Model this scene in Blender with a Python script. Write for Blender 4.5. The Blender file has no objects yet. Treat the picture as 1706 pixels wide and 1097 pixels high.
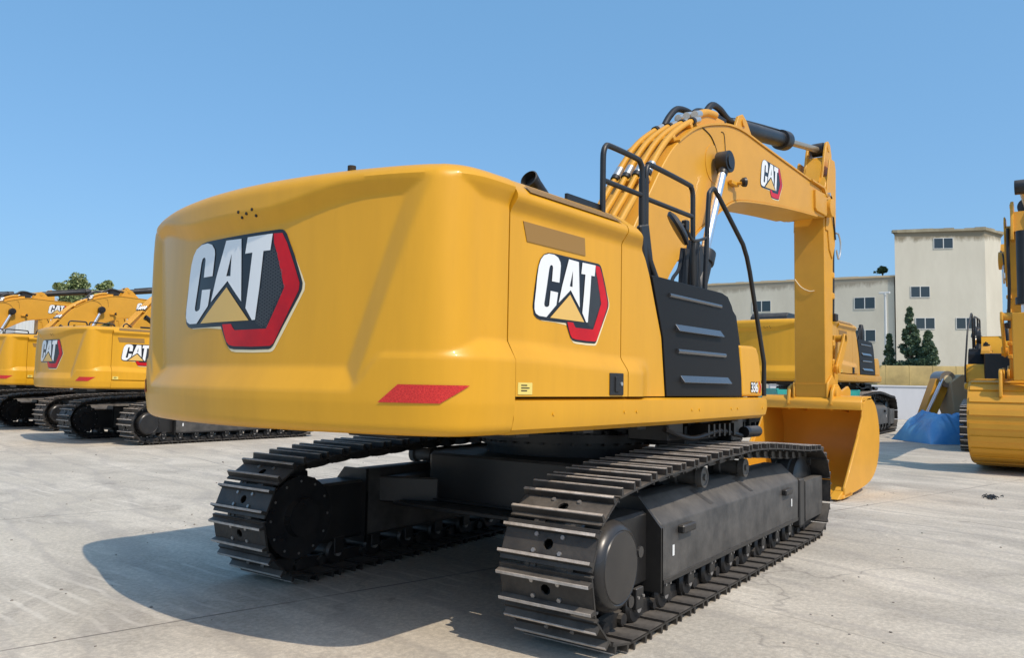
import bpy, bmesh, math, random
from mathutils import Vector, Matrix, noise
from mathutils.geometry import tessellate_polygon
R = math.radians
SC = bpy.context.scene
COL = SC.collection
random.seed(7)

# ------------------------------------------------------------------ camera
def make_camera():
    yaw, pitch, roll, foc = R(39.06), R(4.054), R(1.065), 1303.0
    f = Vector((math.cos(yaw)*math.cos(pitch), math.sin(yaw)*math.cos(pitch), math.sin(pitch)))
    r = Vector((math.sin(yaw), -math.cos(yaw), 0)); u = r.cross(f)
    r2 = r*math.cos(roll)+u*math.sin(roll); u2 = u*math.cos(roll)-r*math.sin(roll)
    cd = bpy.data.cameras.new('camera'); cam = bpy.data.objects.new('camera', cd); COL.objects.link(cam)
    m = Matrix((r2, u2, -f)).transposed().to_4x4(); m.translation = Vector((-5.78, -4.05, 1.51))
    cam.matrix_world = m
    cd.sensor_width = 36; cd.lens = 36*foc/1706; cd.clip_end = 3000; cd.clip_start = .05
    SC.camera = cam
make_camera()

# ------------------------------------------------------------------ light
SUN_DIR = Vector((-.18, -.78, 1.0)).normalized()
w = bpy.data.worlds.new('World'); SC.world = w; w.use_nodes = True
nt = w.node_tree; bg = nt.nodes['Background']
sky = nt.nodes.new('ShaderNodeTexSky'); sky.sky_type = 'NISHITA'; sky.sun_disc = False
sky.sun_elevation = math.asin(SUN_DIR.z)
sky.sun_rotation = math.atan2(SUN_DIR.x, SUN_DIR.y)
sky.air_density = 1.0; sky.dust_density = 2.5; sky.ozone_density = 5; sky.altitude = 0
mxs = nt.nodes.new('ShaderNodeMix'); mxs.data_type = 'RGBA'; mxs.inputs[0].default_value = .5   # thin even veil evens out the clear sky
mxs.inputs[7].default_value = (.85, 2.35, 4.05, 1)
nt.links.new(sky.outputs[0], mxs.inputs[6]); nt.links.new(mxs.outputs[2], bg.inputs[0]); bg.inputs[1].default_value = .15
sd = bpy.data.lights.new('sun', 'SUN'); sd.energy = 2.5; sd.angle = R(.5); sd.color = (1, .875, .72)
so = bpy.data.objects.new('sun', sd); COL.objects.link(so)
so.rotation_euler = SUN_DIR.to_track_quat('Z', 'Y').to_euler(); so.location = (0, -20, 30)
SC.view_settings.view_transform = 'Standard'; SC.view_settings.look = 'None'
SC.view_settings.exposure = .40; SC.view_settings.gamma = 1; SC.view_settings.use_curve_mapping = False

# ------------------------------------------------------------------ materials
def mat(name, base, rough=.5, metal=0, coat=0, var=0, vscale=3, bump=0, bscale=40, base2=None, spec=None, streak=None, dust=0):
    m = bpy.data.materials.new(name); m.use_nodes = True
    t = m.node_tree; p = t.nodes['Principled BSDF']
    p.inputs['Base Color'].default_value = (*base, 1); p.inputs['Roughness'].default_value = rough
    p.inputs['Metallic'].default_value = metal; p.inputs['Coat Weight'].default_value = coat
    p.inputs['Coat Roughness'].default_value = .08
    if spec is not None: p.inputs['Specular IOR Level'].default_value = spec
    if var or bump: tc = t.nodes.new('ShaderNodeTexCoord')
    if var:
        n = t.nodes.new('ShaderNodeTexNoise'); n.inputs['Scale'].default_value = vscale; n.inputs['Detail'].default_value = 6
        n.inputs['Roughness'].default_value = .65
        if streak:
            mpp = t.nodes.new('ShaderNodeMapping'); mpp.inputs['Scale'].default_value = (1, 1, streak); t.links.new(tc.outputs['Object'], mpp.inputs[0]); t.links.new(mpp.outputs[0], n.inputs['Vector'])
        else: t.links.new(tc.outputs['Object'], n.inputs['Vector'])
        rp = t.nodes.new('ShaderNodeValToRGB'); rp.color_ramp.elements[0].position = .35; rp.color_ramp.elements[1].position = .68
        b2 = base2 or tuple(c*(1-var) for c in base)
        rp.color_ramp.elements[0].color = (*base, 1); rp.color_ramp.elements[1].color = (*b2, 1)
        t.links.new(n.outputs[0], rp.inputs[0]); t.links.new(rp.outputs[0], p.inputs['Base Color'])
        if dust:
            # dust lies on faces that look up, in patches
            ge = t.nodes.new('ShaderNodeNewGeometry'); sx = t.nodes.new('ShaderNodeSeparateXYZ'); t.links.new(ge.outputs['Normal'], sx.inputs[0])
            mr = t.nodes.new('ShaderNodeMapRange'); mr.inputs['From Min'].default_value = .15; mr.inputs['From Max'].default_value = .85; mr.inputs['To Max'].default_value = dust; t.links.new(sx.outputs['Z'], mr.inputs['Value'])
            n3 = t.nodes.new('ShaderNodeTexNoise'); n3.inputs['Scale'].default_value = 5; n3.inputs['Detail'].default_value = 7; n3.inputs['Roughness'].default_value = .7; t.links.new(tc.outputs['Object'], n3.inputs['Vector'])
            r3 = t.nodes.new('ShaderNodeMapRange'); r3.inputs['From Min'].default_value = .35; r3.inputs['From Max'].default_value = .65; r3.inputs['To Min'].default_value = .35; t.links.new(n3.outputs[0], r3.inputs['Value'])
            mu = t.nodes.new('ShaderNodeMath'); mu.operation = 'MULTIPLY'; t.links.new(mr.outputs[0], mu.inputs[0]); t.links.new(r3.outputs[0], mu.inputs[1])
            mx = t.nodes.new('ShaderNodeMix'); mx.data_type = 'RGBA'; t.links.new(mu.outputs[0], mx.inputs[0]); t.links.new(rp.outputs[0], mx.inputs[6]); mx.inputs[7].default_value = (.30, .265, .225, 1)
            t.links.new(mx.outputs[2], p.inputs['Base Color'])
            rr = t.nodes.new('ShaderNodeMapRange'); rr.inputs['To Min'].default_value = rough; rr.inputs['To Max'].default_value = .85; t.links.new(mu.outputs[0], rr.inputs['Value']); t.links.new(rr.outputs[0], p.inputs['Roughness'])
    if bump:
        n2 = t.nodes.new('ShaderNodeTexNoise'); n2.inputs['Scale'].default_value = bscale; n2.inputs['Detail'].default_value = 4
        t.links.new(tc.outputs['Object'], n2.inputs['Vector'])
        b = t.nodes.new('ShaderNodeBump'); b.inputs['Strength'].default_value = bump; b.inputs['Distance'].default_value = .02
        t.links.new(n2.outputs[0], b.inputs['Height']); t.links.new(b.outputs[0], p.inputs['Normal'])
    return m

YEL = (.72, .355, .014)
M = {}
M['paint'] = mat('yellow_paint', YEL, .38, coat=.10, var=.11, vscale=3.2, streak=.14, bump=.02, bscale=6, spec=.4)
M['paint2'] = mat('yellow_structure_paint', (.69, .335, .025), .48, coat=.08, var=.10, vscale=2.2, bump=.03, bscale=12)
M['black'] = mat('black_paint', (.010, .010, .011), .4, var=.5, vscale=3, base2=(.02, .019, .018), bump=.05, bscale=25, dust=.30)
M['panel'] = mat('charcoal_plastic', (.012, .0115, .0115), .5, bump=.04, bscale=200, spec=.22)
M['rib'] = mat('glossy_rib', (.05, .05, .052), .22, spec=.8, coat=.6)  # base paler than the panel: part of the sky sheen is in the colour
M['dusty'] = mat('dusty_black_steel', (.034, .032, .030), .52, var=.4, vscale=4, base2=(.095, .088, .080), bump=.06, bscale=30, dust=.35)
M['gloss_black'] = mat('gloss_black', (.014, .014, .016), .27, var=.4, vscale=4, base2=(.028, .027, .026), dust=.15)
M['shoe'] = mat('track_steel', (.014, .013, .013), .5, var=.4, vscale=9, base2=(.038, .033, .028), bump=.12, bscale=40, dust=.4)
M['worn'] = mat('worn_grouser_steel', (.62, .56, .50), .5, var=.5, vscale=7, base2=(.30, .25, .20), bump=.15, bscale=60)
M['rubber'] = mat('black_rubber', (.016, .016, .017), .5)
M['chrome'] = mat('chrome_rod', (.85, .85, .87), .3, metal=1)
M['zinc'] = mat('zinc_fitting', (.62, .62, .6), .35, metal=.8)
M['white'] = mat('decal_white', (.80, .81, .80), .3)
M['decalblack'] = mat('decal_black', (.012, .013, .018), .3)
M['cream'] = mat('decal_cream', (.83, .70, .44), .35)
M['red'] = mat('decal_red', (.66, .006, .010), .3, var=.45, vscale=2.5, base2=(.40, .004, .012), spec=.3)
M['hex'] = mat('decal_grey', (.085, .09, .095), .35)
M['decalyel'] = mat('decal_yellow', (.74, .46, .12), .35)
M['glass'] = mat('dark_glass', (.02, .03, .035), .06, spec=.8)
M['bolt'] = mat('bolt_steel', (.36, .34, .32), .4, metal=.6)
M['seam'] = mat('dark_seam', (.03, .02, .01), .8)
M['sticker'] = mat('sticker', (.78, .62, .16), .4)

def reflector_mat():
    m = mat('red_reflector', (.62, .015, .01), .25, coat=.5); t = m.node_tree; p = t.nodes['Principled BSDF']
    tc = t.nodes.new('ShaderNodeTexCoord'); v = t.nodes.new('ShaderNodeTexVoronoi'); v.inputs['Scale'].default_value = 85
    v.feature = 'DISTANCE_TO_EDGE'
    t.links.new(tc.outputs['Object'], v.inputs['Vector'])
    rp = t.nodes.new('ShaderNodeValToRGB'); rp.color_ramp.elements[0].color = (.72, .03, .02, 1); rp.color_ramp.elements[1].color = (.50, .008, .006, 1)
    rp.color_ramp.elements[1].position = .12
    t.links.new(v.outputs['Distance'], rp.inputs[0]); t.links.new(rp.outputs[0], p.inputs['Base Color'])
    return m
M['reflector'] = reflector_mat()

def vent_mat():
    m = mat('perforated_steel', YEL, .6); t = m.node_tree; p = t.nodes['Principled BSDF']
    tc = t.nodes.new('ShaderNodeTexCoord'); v = t.nodes.new('ShaderNodeTexVoronoi'); v.inputs['Scale'].default_value = 90
    v.inputs['Randomness'].default_value = .1
    t.links.new(tc.outputs['Object'], v.inputs['Vector'])
    rp = t.nodes.new('ShaderNodeValToRGB'); rp.color_ramp.interpolation = 'CONSTANT'
    rp.color_ramp.elements[0].color = (.06, .035, .015, 1); rp.color_ramp.elements[1].color = (.30, .165, .04, 1); rp.color_ramp.elements[1].position = .36
    t.links.new(v.outputs['Distance'], rp.inputs[0]); t.links.new(rp.outputs[0], p.inputs['Base Color'])
    return m
M['vent'] = vent_mat()

# ------------------------------------------------------------------ mesh helpers
class MB:
    def __init__(s): s.bm = bmesh.new(); s.mi = 0
    def _tag(s, n0):
        s.bm.faces.ensure_lookup_table()
        for i in range(n0, len(s.bm.faces)): s.bm.faces[i].material_index = s.mi
    def merge(s, other, bevel=0, seg=1):
        if bevel:
            bmesh.ops.bevel(other, geom=list(other.edges), offset=bevel, segments=seg, profile=.7, affect='EDGES', clamp_overlap=True)
        n0 = len(s.bm.faces); me = bpy.data.meshes.new('tmp'); other.to_mesh(me); other.free(); s.bm.from_mesh(me); bpy.data.meshes.remove(me); s._tag(n0)
    def box(s, x0, x1, y0, y1, z0, z1, bevel=0, mtx=None, seg=1):
        b = bmesh.new(); bmesh.ops.create_cube(b, size=1)
        for v in b.verts: v.co = Vector(((x0+x1)/2+v.co.x*(x1-x0), (y0+y1)/2+v.co.y*(y1-y0), (z0+z1)/2+v.co.z*(z1-z0)))
        if mtx: bmesh.ops.transform(b, matrix=mtx, verts=b.verts)
        s.merge(b, bevel, seg); return s
    def prism(s, pts, a0, a1, axis='y', bevel=0, seg=1, mtx=None):
        b = bmesh.new()
        def P(p, a):
            return {'y': (p[0], a, p[1]), 'x': (a, p[0], p[1]), 'z': (p[0], p[1], a)}[axis]
        v0 = [b.verts.new(P(p, a0)) for p in pts]; v1 = [b.verts.new(P(p, a1)) for p in pts]
        n = len(pts)
        b.faces.new(v0); b.faces.new(v1[::-1])
        for i in range(n): b.faces.new((v0[i], v1[i], v1[(i+1) % n], v0[(i+1) % n]))
        bmesh.ops.recalc_face_normals(b, faces=b.faces)
        if bevel:
            es = [e for e in b.edges if len(e.link_faces) == 2 and e.calc_face_angle(0) > .45]
            bmesh.ops.bevel(b, geom=es, offset=bevel, segments=seg, profile=.7, affect='EDGES', clamp_overlap=True)
        if mtx: bmesh.ops.transform(b, matrix=mtx, verts=b.verts)
        s.merge(b); return s
    def cyl(s, p0, p1, r0, r1=None, seg=20, caps=True, bevel=0):
        p0, p1 = Vector(p0), Vector(p1); r1 = r0 if r1 is None else r1
        b = bmesh.new(); d = p1-p0
        bmesh.ops.create_cone(b, cap_ends=caps, segments=seg, radius1=r0, radius2=r1, depth=d.length)
        q = d.to_track_quat('Z', 'Y').to_matrix().to_4x4(); q.translation = (p0+p1)/2
        bmesh.ops.transform(b, matrix=q, verts=b.verts)
        if bevel:
            es = [e for e in b.edges if len(e.link_faces) == 2 and e.calc_face_angle(0) > 1.]
            bmesh.ops.bevel(b, geom=es, offset=bevel, segments=2, profile=.7, affect='EDGES')
        s.merge(b); return s
    def tube(s, pts, r, seg=10, smooth=True, closed=False):
        pts = [Vector(p) for p in pts]
        if smooth and len(pts) > 2: pts = catmull(pts, 6)
        n0 = len(s.bm.faces); rings = []; up = Vector((0, 0, 1)); prev = None
        for i, p in enumerate(pts):
            d = (pts[min(i+1, len(pts)-1)]-pts[max(i-1, 0)]).normalized()
            if prev is None:
                a = d.cross(up if abs(d.z) < .9 else Vector((1, 0, 0))).normalized()
            else:
                a = (prev-d*prev.dot(d)).normalized()
            prev = a; c = d.cross(a)
            rr = r[i] if isinstance(r, (list, tuple)) else r
            rings.append([s.bm.verts.new(p+a*math.cos(t)*rr+c*math.sin(t)*rr) for t in [2*math.pi*k/seg for k in range(seg)]])
        for i in range(len(rings)-1):
            for k in range(seg):
                s.bm.faces.new((rings[i][k], rings[i][(k+1) % seg], rings[i+1][(k+1) % seg], rings[i+1][k]))
        s.bm.faces.new(rings[0][::-1]); s.bm.faces.new(rings[-1])
        s._tag(n0); return s
    def lathe(s, prof, origin, axis, seg=32):
        # prof: (distance along axis, radius)
        axis = Vector(axis).normalized(); o = Vector(origin)
        a = axis.cross(Vector((0, 0, 1)) if abs(axis.z) < .9 else Vector((1, 0, 0))).normalized(); c = axis.cross(a)
        n0 = len(s.bm.faces); rings = []
        for d, rr in prof:
            rings.append([s.bm.verts.new(o+axis*d+a*math.cos(t)*rr+c*math.sin(t)*rr) for t in [2*math.pi*k/seg for k in range(seg)]])
        for i in range(len(rings)-1):
            for k in range(seg):
                s.bm.faces.new((rings[i][k], rings[i][(k+1) % seg], rings[i+1][(k+1) % seg], rings[i+1][k]))
        s.bm.faces.new(rings[0][::-1]); s.bm.faces.new(rings[-1])
        s._tag(n0); return s
    def grid(s, rows, cap0=False, cap1=False, closed=False):
        n0 = len(s.bm.faces)
        V = [[s.bm.verts.new(p) for p in row] for row in rows]
        m = len(V[0])
        for i in range(len(V)-1):
            for k in range(m if closed else m-1):
                k2 = (k+1) % m
                try: s.bm.faces.new((V[i][k], V[i][k2], V[i+1][k2], V[i+1][k]))
                except ValueError: pass
        s._tag(n0); return V
    def build(s, name, mats, parent=None, smooth=True, angle=32, mtx=None):
        bmesh.ops.recalc_face_normals(s.bm, faces=s.bm.faces)
        me = bpy.data.meshes.new(name); s.bm.to_mesh(me); s.bm.free()
        for m in (mats if isinstance(mats, (list, tuple)) else [mats]): me.materials.append(M[m] if isinstance(m, str) else m)
        if smooth:
            me.shade_smooth(); me.set_sharp_from_angle(angle=R(angle))
        o = bpy.data.objects.new(name, me); COL.objects.link(o)
        if parent: o.parent = parent
        if mtx: o.matrix_local = mtx
        return o

def catmull(pts, n):
    out = []
    P = [pts[0]]+list(pts)+[pts[-1]]
    for i in range(1, len(P)-2):
        for k in range(n):
            t = k/n; a, b, c, d = P[i-1], P[i], P[i+1], P[i+2]
            out.append(.5*((2*b)+(c-a)*t+(2*a-5*b+4*c-d)*t*t+(3*b-a-3*c+d)*t*t*t))
    out.append(P[-2]); return out
def cat2(pts, n=4):
    return [(v.x, v.y) for v in catmull([Vector((p[0], p[1], 0)) for p in pts], n)]
def ss(a, b, x):
    t = min(1, max(0, (x-a)/(b-a))); return t*t*(3-2*t)
def empty(name, loc=(0, 0, 0), rz=0):
    o = bpy.data.objects.new(name, None); COL.objects.link(o); o.location = loc; o.rotation_euler = (0, 0, rz)
    o.empty_display_size = .3; return o
def tag(o, label=None, cat=None, group=None, kind=None):
    for k, v in (('label', label), ('category', cat), ('group', group), ('kind', kind)):
        if v: o[k] = v
    return o

# ------------------------------------------------------------------ emblem (flat decal, laid on a surface function)
def _pp(s):
    return [tuple(map(float, q.split(','))) for q in s.split()]
EM_BACK = _pp('97,720 106,580 118,440 127,350 142,262 168,203 198,174 238,160 400,138 600,108 840,72 866,73 884,84 900,108 960,270 1008,430 1024,490 1022,540 1000,600 900,820 825,980 808,1000 788,1008 640,1013 500,1010 466,1002 442,975 415,905 390,830 260,836 150,840 124,828 106,800')
EM_RED = _pp('793,106 866,100 905,180 960,345 1004,490 1000,548 900,795 828,962 800,982 640,990 500,986 462,976 440,950 418,885 402,815 470,813 482,838 500,862 640,856 760,850 828,700 895,530 866,400 825,250 800,180')
EM_C = [_pp('131,330 145,262 166,212 200,182 250,172 292,186 316,225 321,262 318,305 308,435 230,443 236,350 239,305 234,287 222,284 211,297 205,330 190,500 173,680 176,702 187,708 200,702 208,688 214,600 218,541 295,538 288,600 279,668 190,805 138,805 116,788 106,752 106,690 115,560 122,430')]
EM_A = [_pp('408,160 525,150 534,400 542,640 487,560 431,478 367,560 303,640 340,450'), _pp('455,265 420,440 452,440')]
EM_T = [_pp('570,140 788,107 773,238 712,246 690,520 660,782 632,785 575,692 592,480 610,260 557,268')]
EM_Y = _pp('217,805 425,527 600,787')
EM_HEXREG = _pp('722,262 790,210 826,262 868,405 890,520 820,690 758,840 700,835 668,800 700,520')
def inside(p, poly):
    c = False; n = len(poly); j = n-1
    for i in range(n):
        a, b = poly[i], poly[j]
        if (a[1] > p[1]) != (b[1] > p[1]) and p[0] < (b[0]-a[0])*(p[1]-a[1])/(b[1]-a[1])+a[0]: c = not c
        j = i
    return c
def emblem(name, parent, fn, curved=False, detail=True):
    """fn(u, v, h): u,v in 0..1 across the emblem box, h = height above the surface"""
    mb = MB()
    # slanted top edge: y = 178 at x=97 down to 72 at x=860; bottom edge of the box about y = 843 -> 830
    TU = [(-.2, -.3), (0, 0), (.129, .203), (.354, .452), (.543, .647), (.823, .855), (1, 1), (1.2, 1.2)]
    def uv(p):
        x, y = p; t = (x-97)/927.0
        for a, b in zip(TU, TU[1:]):
            if t <= b[0]: break
        u = a[1]+(b[1]-a[1])*(t-a[0])/(b[0]-a[0])
        s_top = 160-.1415*(x-238); s_bot = 805-.047*(x-217)
        return u, (s_bot-y)/(s_bot-s_top)
    def layer(polys, mi, h):
        b = bmesh.new(); P = [[uv(q) for q in pl] for pl in polys]
        flat = [q for pl in P for q in pl]
        vs = [b.verts.new((q[0], q[1], 0)) for q in flat]
        for tri in tessellate_polygon([[Vector((q[0], q[1], 0)) for q in pl] for pl in P]):
            try: b.faces.new([vs[i] for i in tri])
            except ValueError: pass
        if curved:
            for k in range(1, 14):
                bmesh.ops.bisect_plane(b, geom=b.verts[:]+b.edges[:]+b.faces[:], plane_co=(k/14, 0, 0), plane_no=(1, 0, 0))
        for v in b.verts: v.co = fn(v.co.x, v.co.y, h)
        bmesh.ops.recalc_face_normals(b, faces=b.faces)
        mb.mi = mi; mb.merge(b)
    cr = [(x+(13 if y > 300 else 0), y+(22 if y > 700 and x > 350 else 6)) for x, y in EM_BACK]
    layer([cr], 0, .0015); layer([EM_BACK], 1, .003); layer([EM_RED], 2, .0045)
    if detail:
        k = 0
        for i in range(14):
            for j in range(26):
                cx = 655+i*21; cy = 215+j*26+(13 if i % 2 else 0)
                if inside((cx, cy), EM_HEXREG):
                    ring = [(cx+12*math.cos(a), cy+14*math.sin(a)) for a in [math.pi/3*q for q in range(6)]]
                    inn = [(cx+8.5*math.cos(a), cy+10*math.sin(a)) for a in [math.pi/3*q for q in range(6)]]
                    layer([ring, inn[::-1]], 4, .0045)
    layer(EM_C, 3, .0065); layer(EM_A, 3, .0065); layer(EM_T, 3, .0065); layer([EM_Y], 5, .0065)
    return mb.build(name, ['cream', 'decalblack', 'red', 'white', 'hex', 'decalyel'], parent, smooth=curved)

# ------------------------------------------------------------------ upper body surfaces
ZB, ZT = 1.25, 2.615
def outline():
    """right half of the counterweight plan, from the seam to the centre of the rear"""
    pts = [(-2.652, -1.478), (-2.80, -1.478)]
    p0, p1, p2, p3 = Vector((-2.80, -1.478)), Vector((-3.02, -1.478)), Vector((-3.075, -1.39)), Vector((-3.165, -1.16))
    for k in range(1, 17):
        t = k/16; pts.append(tuple(p0*(1-t)**3+p1*3*t*(1-t)**2+p2*3*t*t*(1-t)+p3*t**3))
    a0 = math.atan2(1.16, 3.165)
    for k in range(1, 41):
        a = a0*(1-k/40); pts.append((-3.371*math.cos(a), -3.371*math.sin(a)))
    return pts
def dense(pts, step):
    out = [Vector(pts[0])]
    for a, b in zip(pts, pts[1:]):
        a, b = Vector(a), Vector(b); n = max(1, math.ceil((b-a).length/step))
        for k in range(1, n+1): out.append(a.lerp(b, k/n))
    return out
def lin(a, b, x):
    t = min(1, max(0, (x-a)/(b-a)))
    if t < .12: return t*t/.24
    if t > .88: return 1-(1-t)*(1-t)/.24
    return (t-.06)/.88
def cw_disp(x, y, z):
    ay = abs(y)
    side = ss(-3.08, -2.84, x)
    yd = .95+(z-1.6)*.335
    mp = lin(yd-.03, yd+.10, ay)*(1-side)
    k = ss(.97, 1.15, ay)
    zt, zl = 1.592+.150*k, 1.452+.178*k
    mbelt = 1-lin(zl, zt, z)
    lipz = 2.335+.11*ss(.3, 1.1, ay)
    ml = lin(lipz, lipz+.10, z)
    return .062*max(mp*.85, mbelt, ml*.75)-.02*mbelt*lin(1.42, 1.25, z)
def side_disp(x, z, x0=-1.0):
    f = 1-ss(-1.36, -1.16, x)
    zt, zl = 1.742-.05*ss(-2.6, -1.4, x), 1.63-.03*ss(-2.6, -1.4, x)
    mbelt = (1-lin(zl, zt, z))*f
    ml = lin(2.415, 2.49, z)
    return .056*max(mbelt, ml*.9)-.018*mbelt*lin(1.42, 1.25, z)
ZROWS = [1.25+.0*i for i in range(0)]
def zprofile(n=84):
    """(z, inset) going up the wall with rounded bottom and top edges"""
    out = [(1.25, -.32), (1.25, -.06)]
    for k in range(1, 5):
        a = k/4*math.pi/2; out.append((1.25+.05*(1-math.cos(a)), -.05+.05*math.sin(a)))
    for k in range(1, n):
        z = 1.30+(2.52-1.30)*k/n; out.append((z, 0))
    for k in range(0, 8):
        a = k/7*math.pi/2; out.append((2.52+.095*math.sin(a), -.16*(1-math.cos(a))))
    out += [(2.622, -.28)]
    return out
def build_counterweight(parent):
    half = dense(outline(), .022)
    full = half+[Vector((p.x, -p.y)) for p in half[::-1][1:]]
    rows = []
    N = []
    for i, p in enumerate(full):
        d = (full[min(i+1, len(full)-1)]-full[max(i-1, 0)]).normalized(); N.append(Vector((-d.y, d.x))*-1)
    if N[0].y > 0: N = [-n for n in N]
    for z, ins in zprofile():
        row = []
        for p, n in zip(full, N):
            q = p+n*(ins+cw_disp(p.x, p.y, z))
            if ins == -.28 or ins == -.32: q.x = min(q.x, -2.653)
            row.append((q.x, q.y, z))
        rows.append(row)
    mb = MB(); V = mb.grid(rows)
    mb.bm.faces.new([v for v in V[0]]); mb.bm.faces.new([v for v in V[-1][::-1]])
    ring = [r[0] for r in V]+[r[-1] for r in V[::-1]]
    mb.bm.faces.new(ring)
    return mb.build('counterweight', 'paint', parent, angle=40)
def cw_point(y, z, h=0):
    """point on the rear arc surface"""
    a = y/3.371
    n = Vector((-math.cos(a), math.sin(a), 0)); x = -3.371*math.cos(a); yy = 3.371*math.sin(a)
    return Vector((x, yy, z))+n*(cw_disp(x, yy, z)+h)
HALF = dense(outline(), .004)
def corner_point(s, z, h=0):
    """point at arc length s measured from the seam round the right rear corner"""
    i = min(len(HALF)-2, max(1, 0)); acc = 0
    for k in range(1, len(HALF)):
        L = (HALF[k]-HALF[k-1]).length
        if acc+L >= s: break
        acc += L
    p = HALF[k-1].lerp(HALF[k], (s-acc)/L)
    d = (HALF[min(k+8, len(HALF)-1)]-HALF[max(k-8, 0)]).normalized(); n = Vector((-d.y, d.x))
    if n.x > 0 or n.y > .2: n = -n
    n = n if n.dot(Vector((-.5, -1))) > 0 else -n
    q = p+n*(cw_disp(p.x, p.y, z)+h)
    return Vector((q.x, q.y, z))

def side_grid(mb, xs_of, z_list, ysign=-1):
    rows = []
    for z, ins in z_list:
        row = []
        for x in xs_of(z):
            y = 1.478+side_disp(x, z)+ins
            row.append((x, ysign*y, z))
        rows.append(row)
    return mb.grid(rows)
def hood_profile():
    out = [(1.445, -.05), (1.447, 0)]
    n = 56
    for k in range(1, n+1): out.append((1.447+(2.505-1.447)*k/n, 0))
    out += [(2.53, -.012), (2.60, -.10), (2.618, -.13), (2.625, -.30), (2.63, -1.3)]
    return out
def front_x(z):
    P = [(1.25, -.925), (1.44, -.935), (1.85, -.99), (2.25, -1.155), (2.36, -1.215), (2.45, -1.29), (2.53, -1.38), (2.63, -1.46)]
    if z <= P[0][0]: return P[0][1]
    for a, b in zip(P, P[1:]):
        if z <= b[0]: return a[1]+(b[1]-a[1])*(z-a[0])/(b[0]-a[0])
    return P[-1][1]

# ------------------------------------------------------------------ the excavator
def rod_between(mb, a, b, r, seg=16): mb.cyl(a, b, r, seg=seg)

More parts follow.
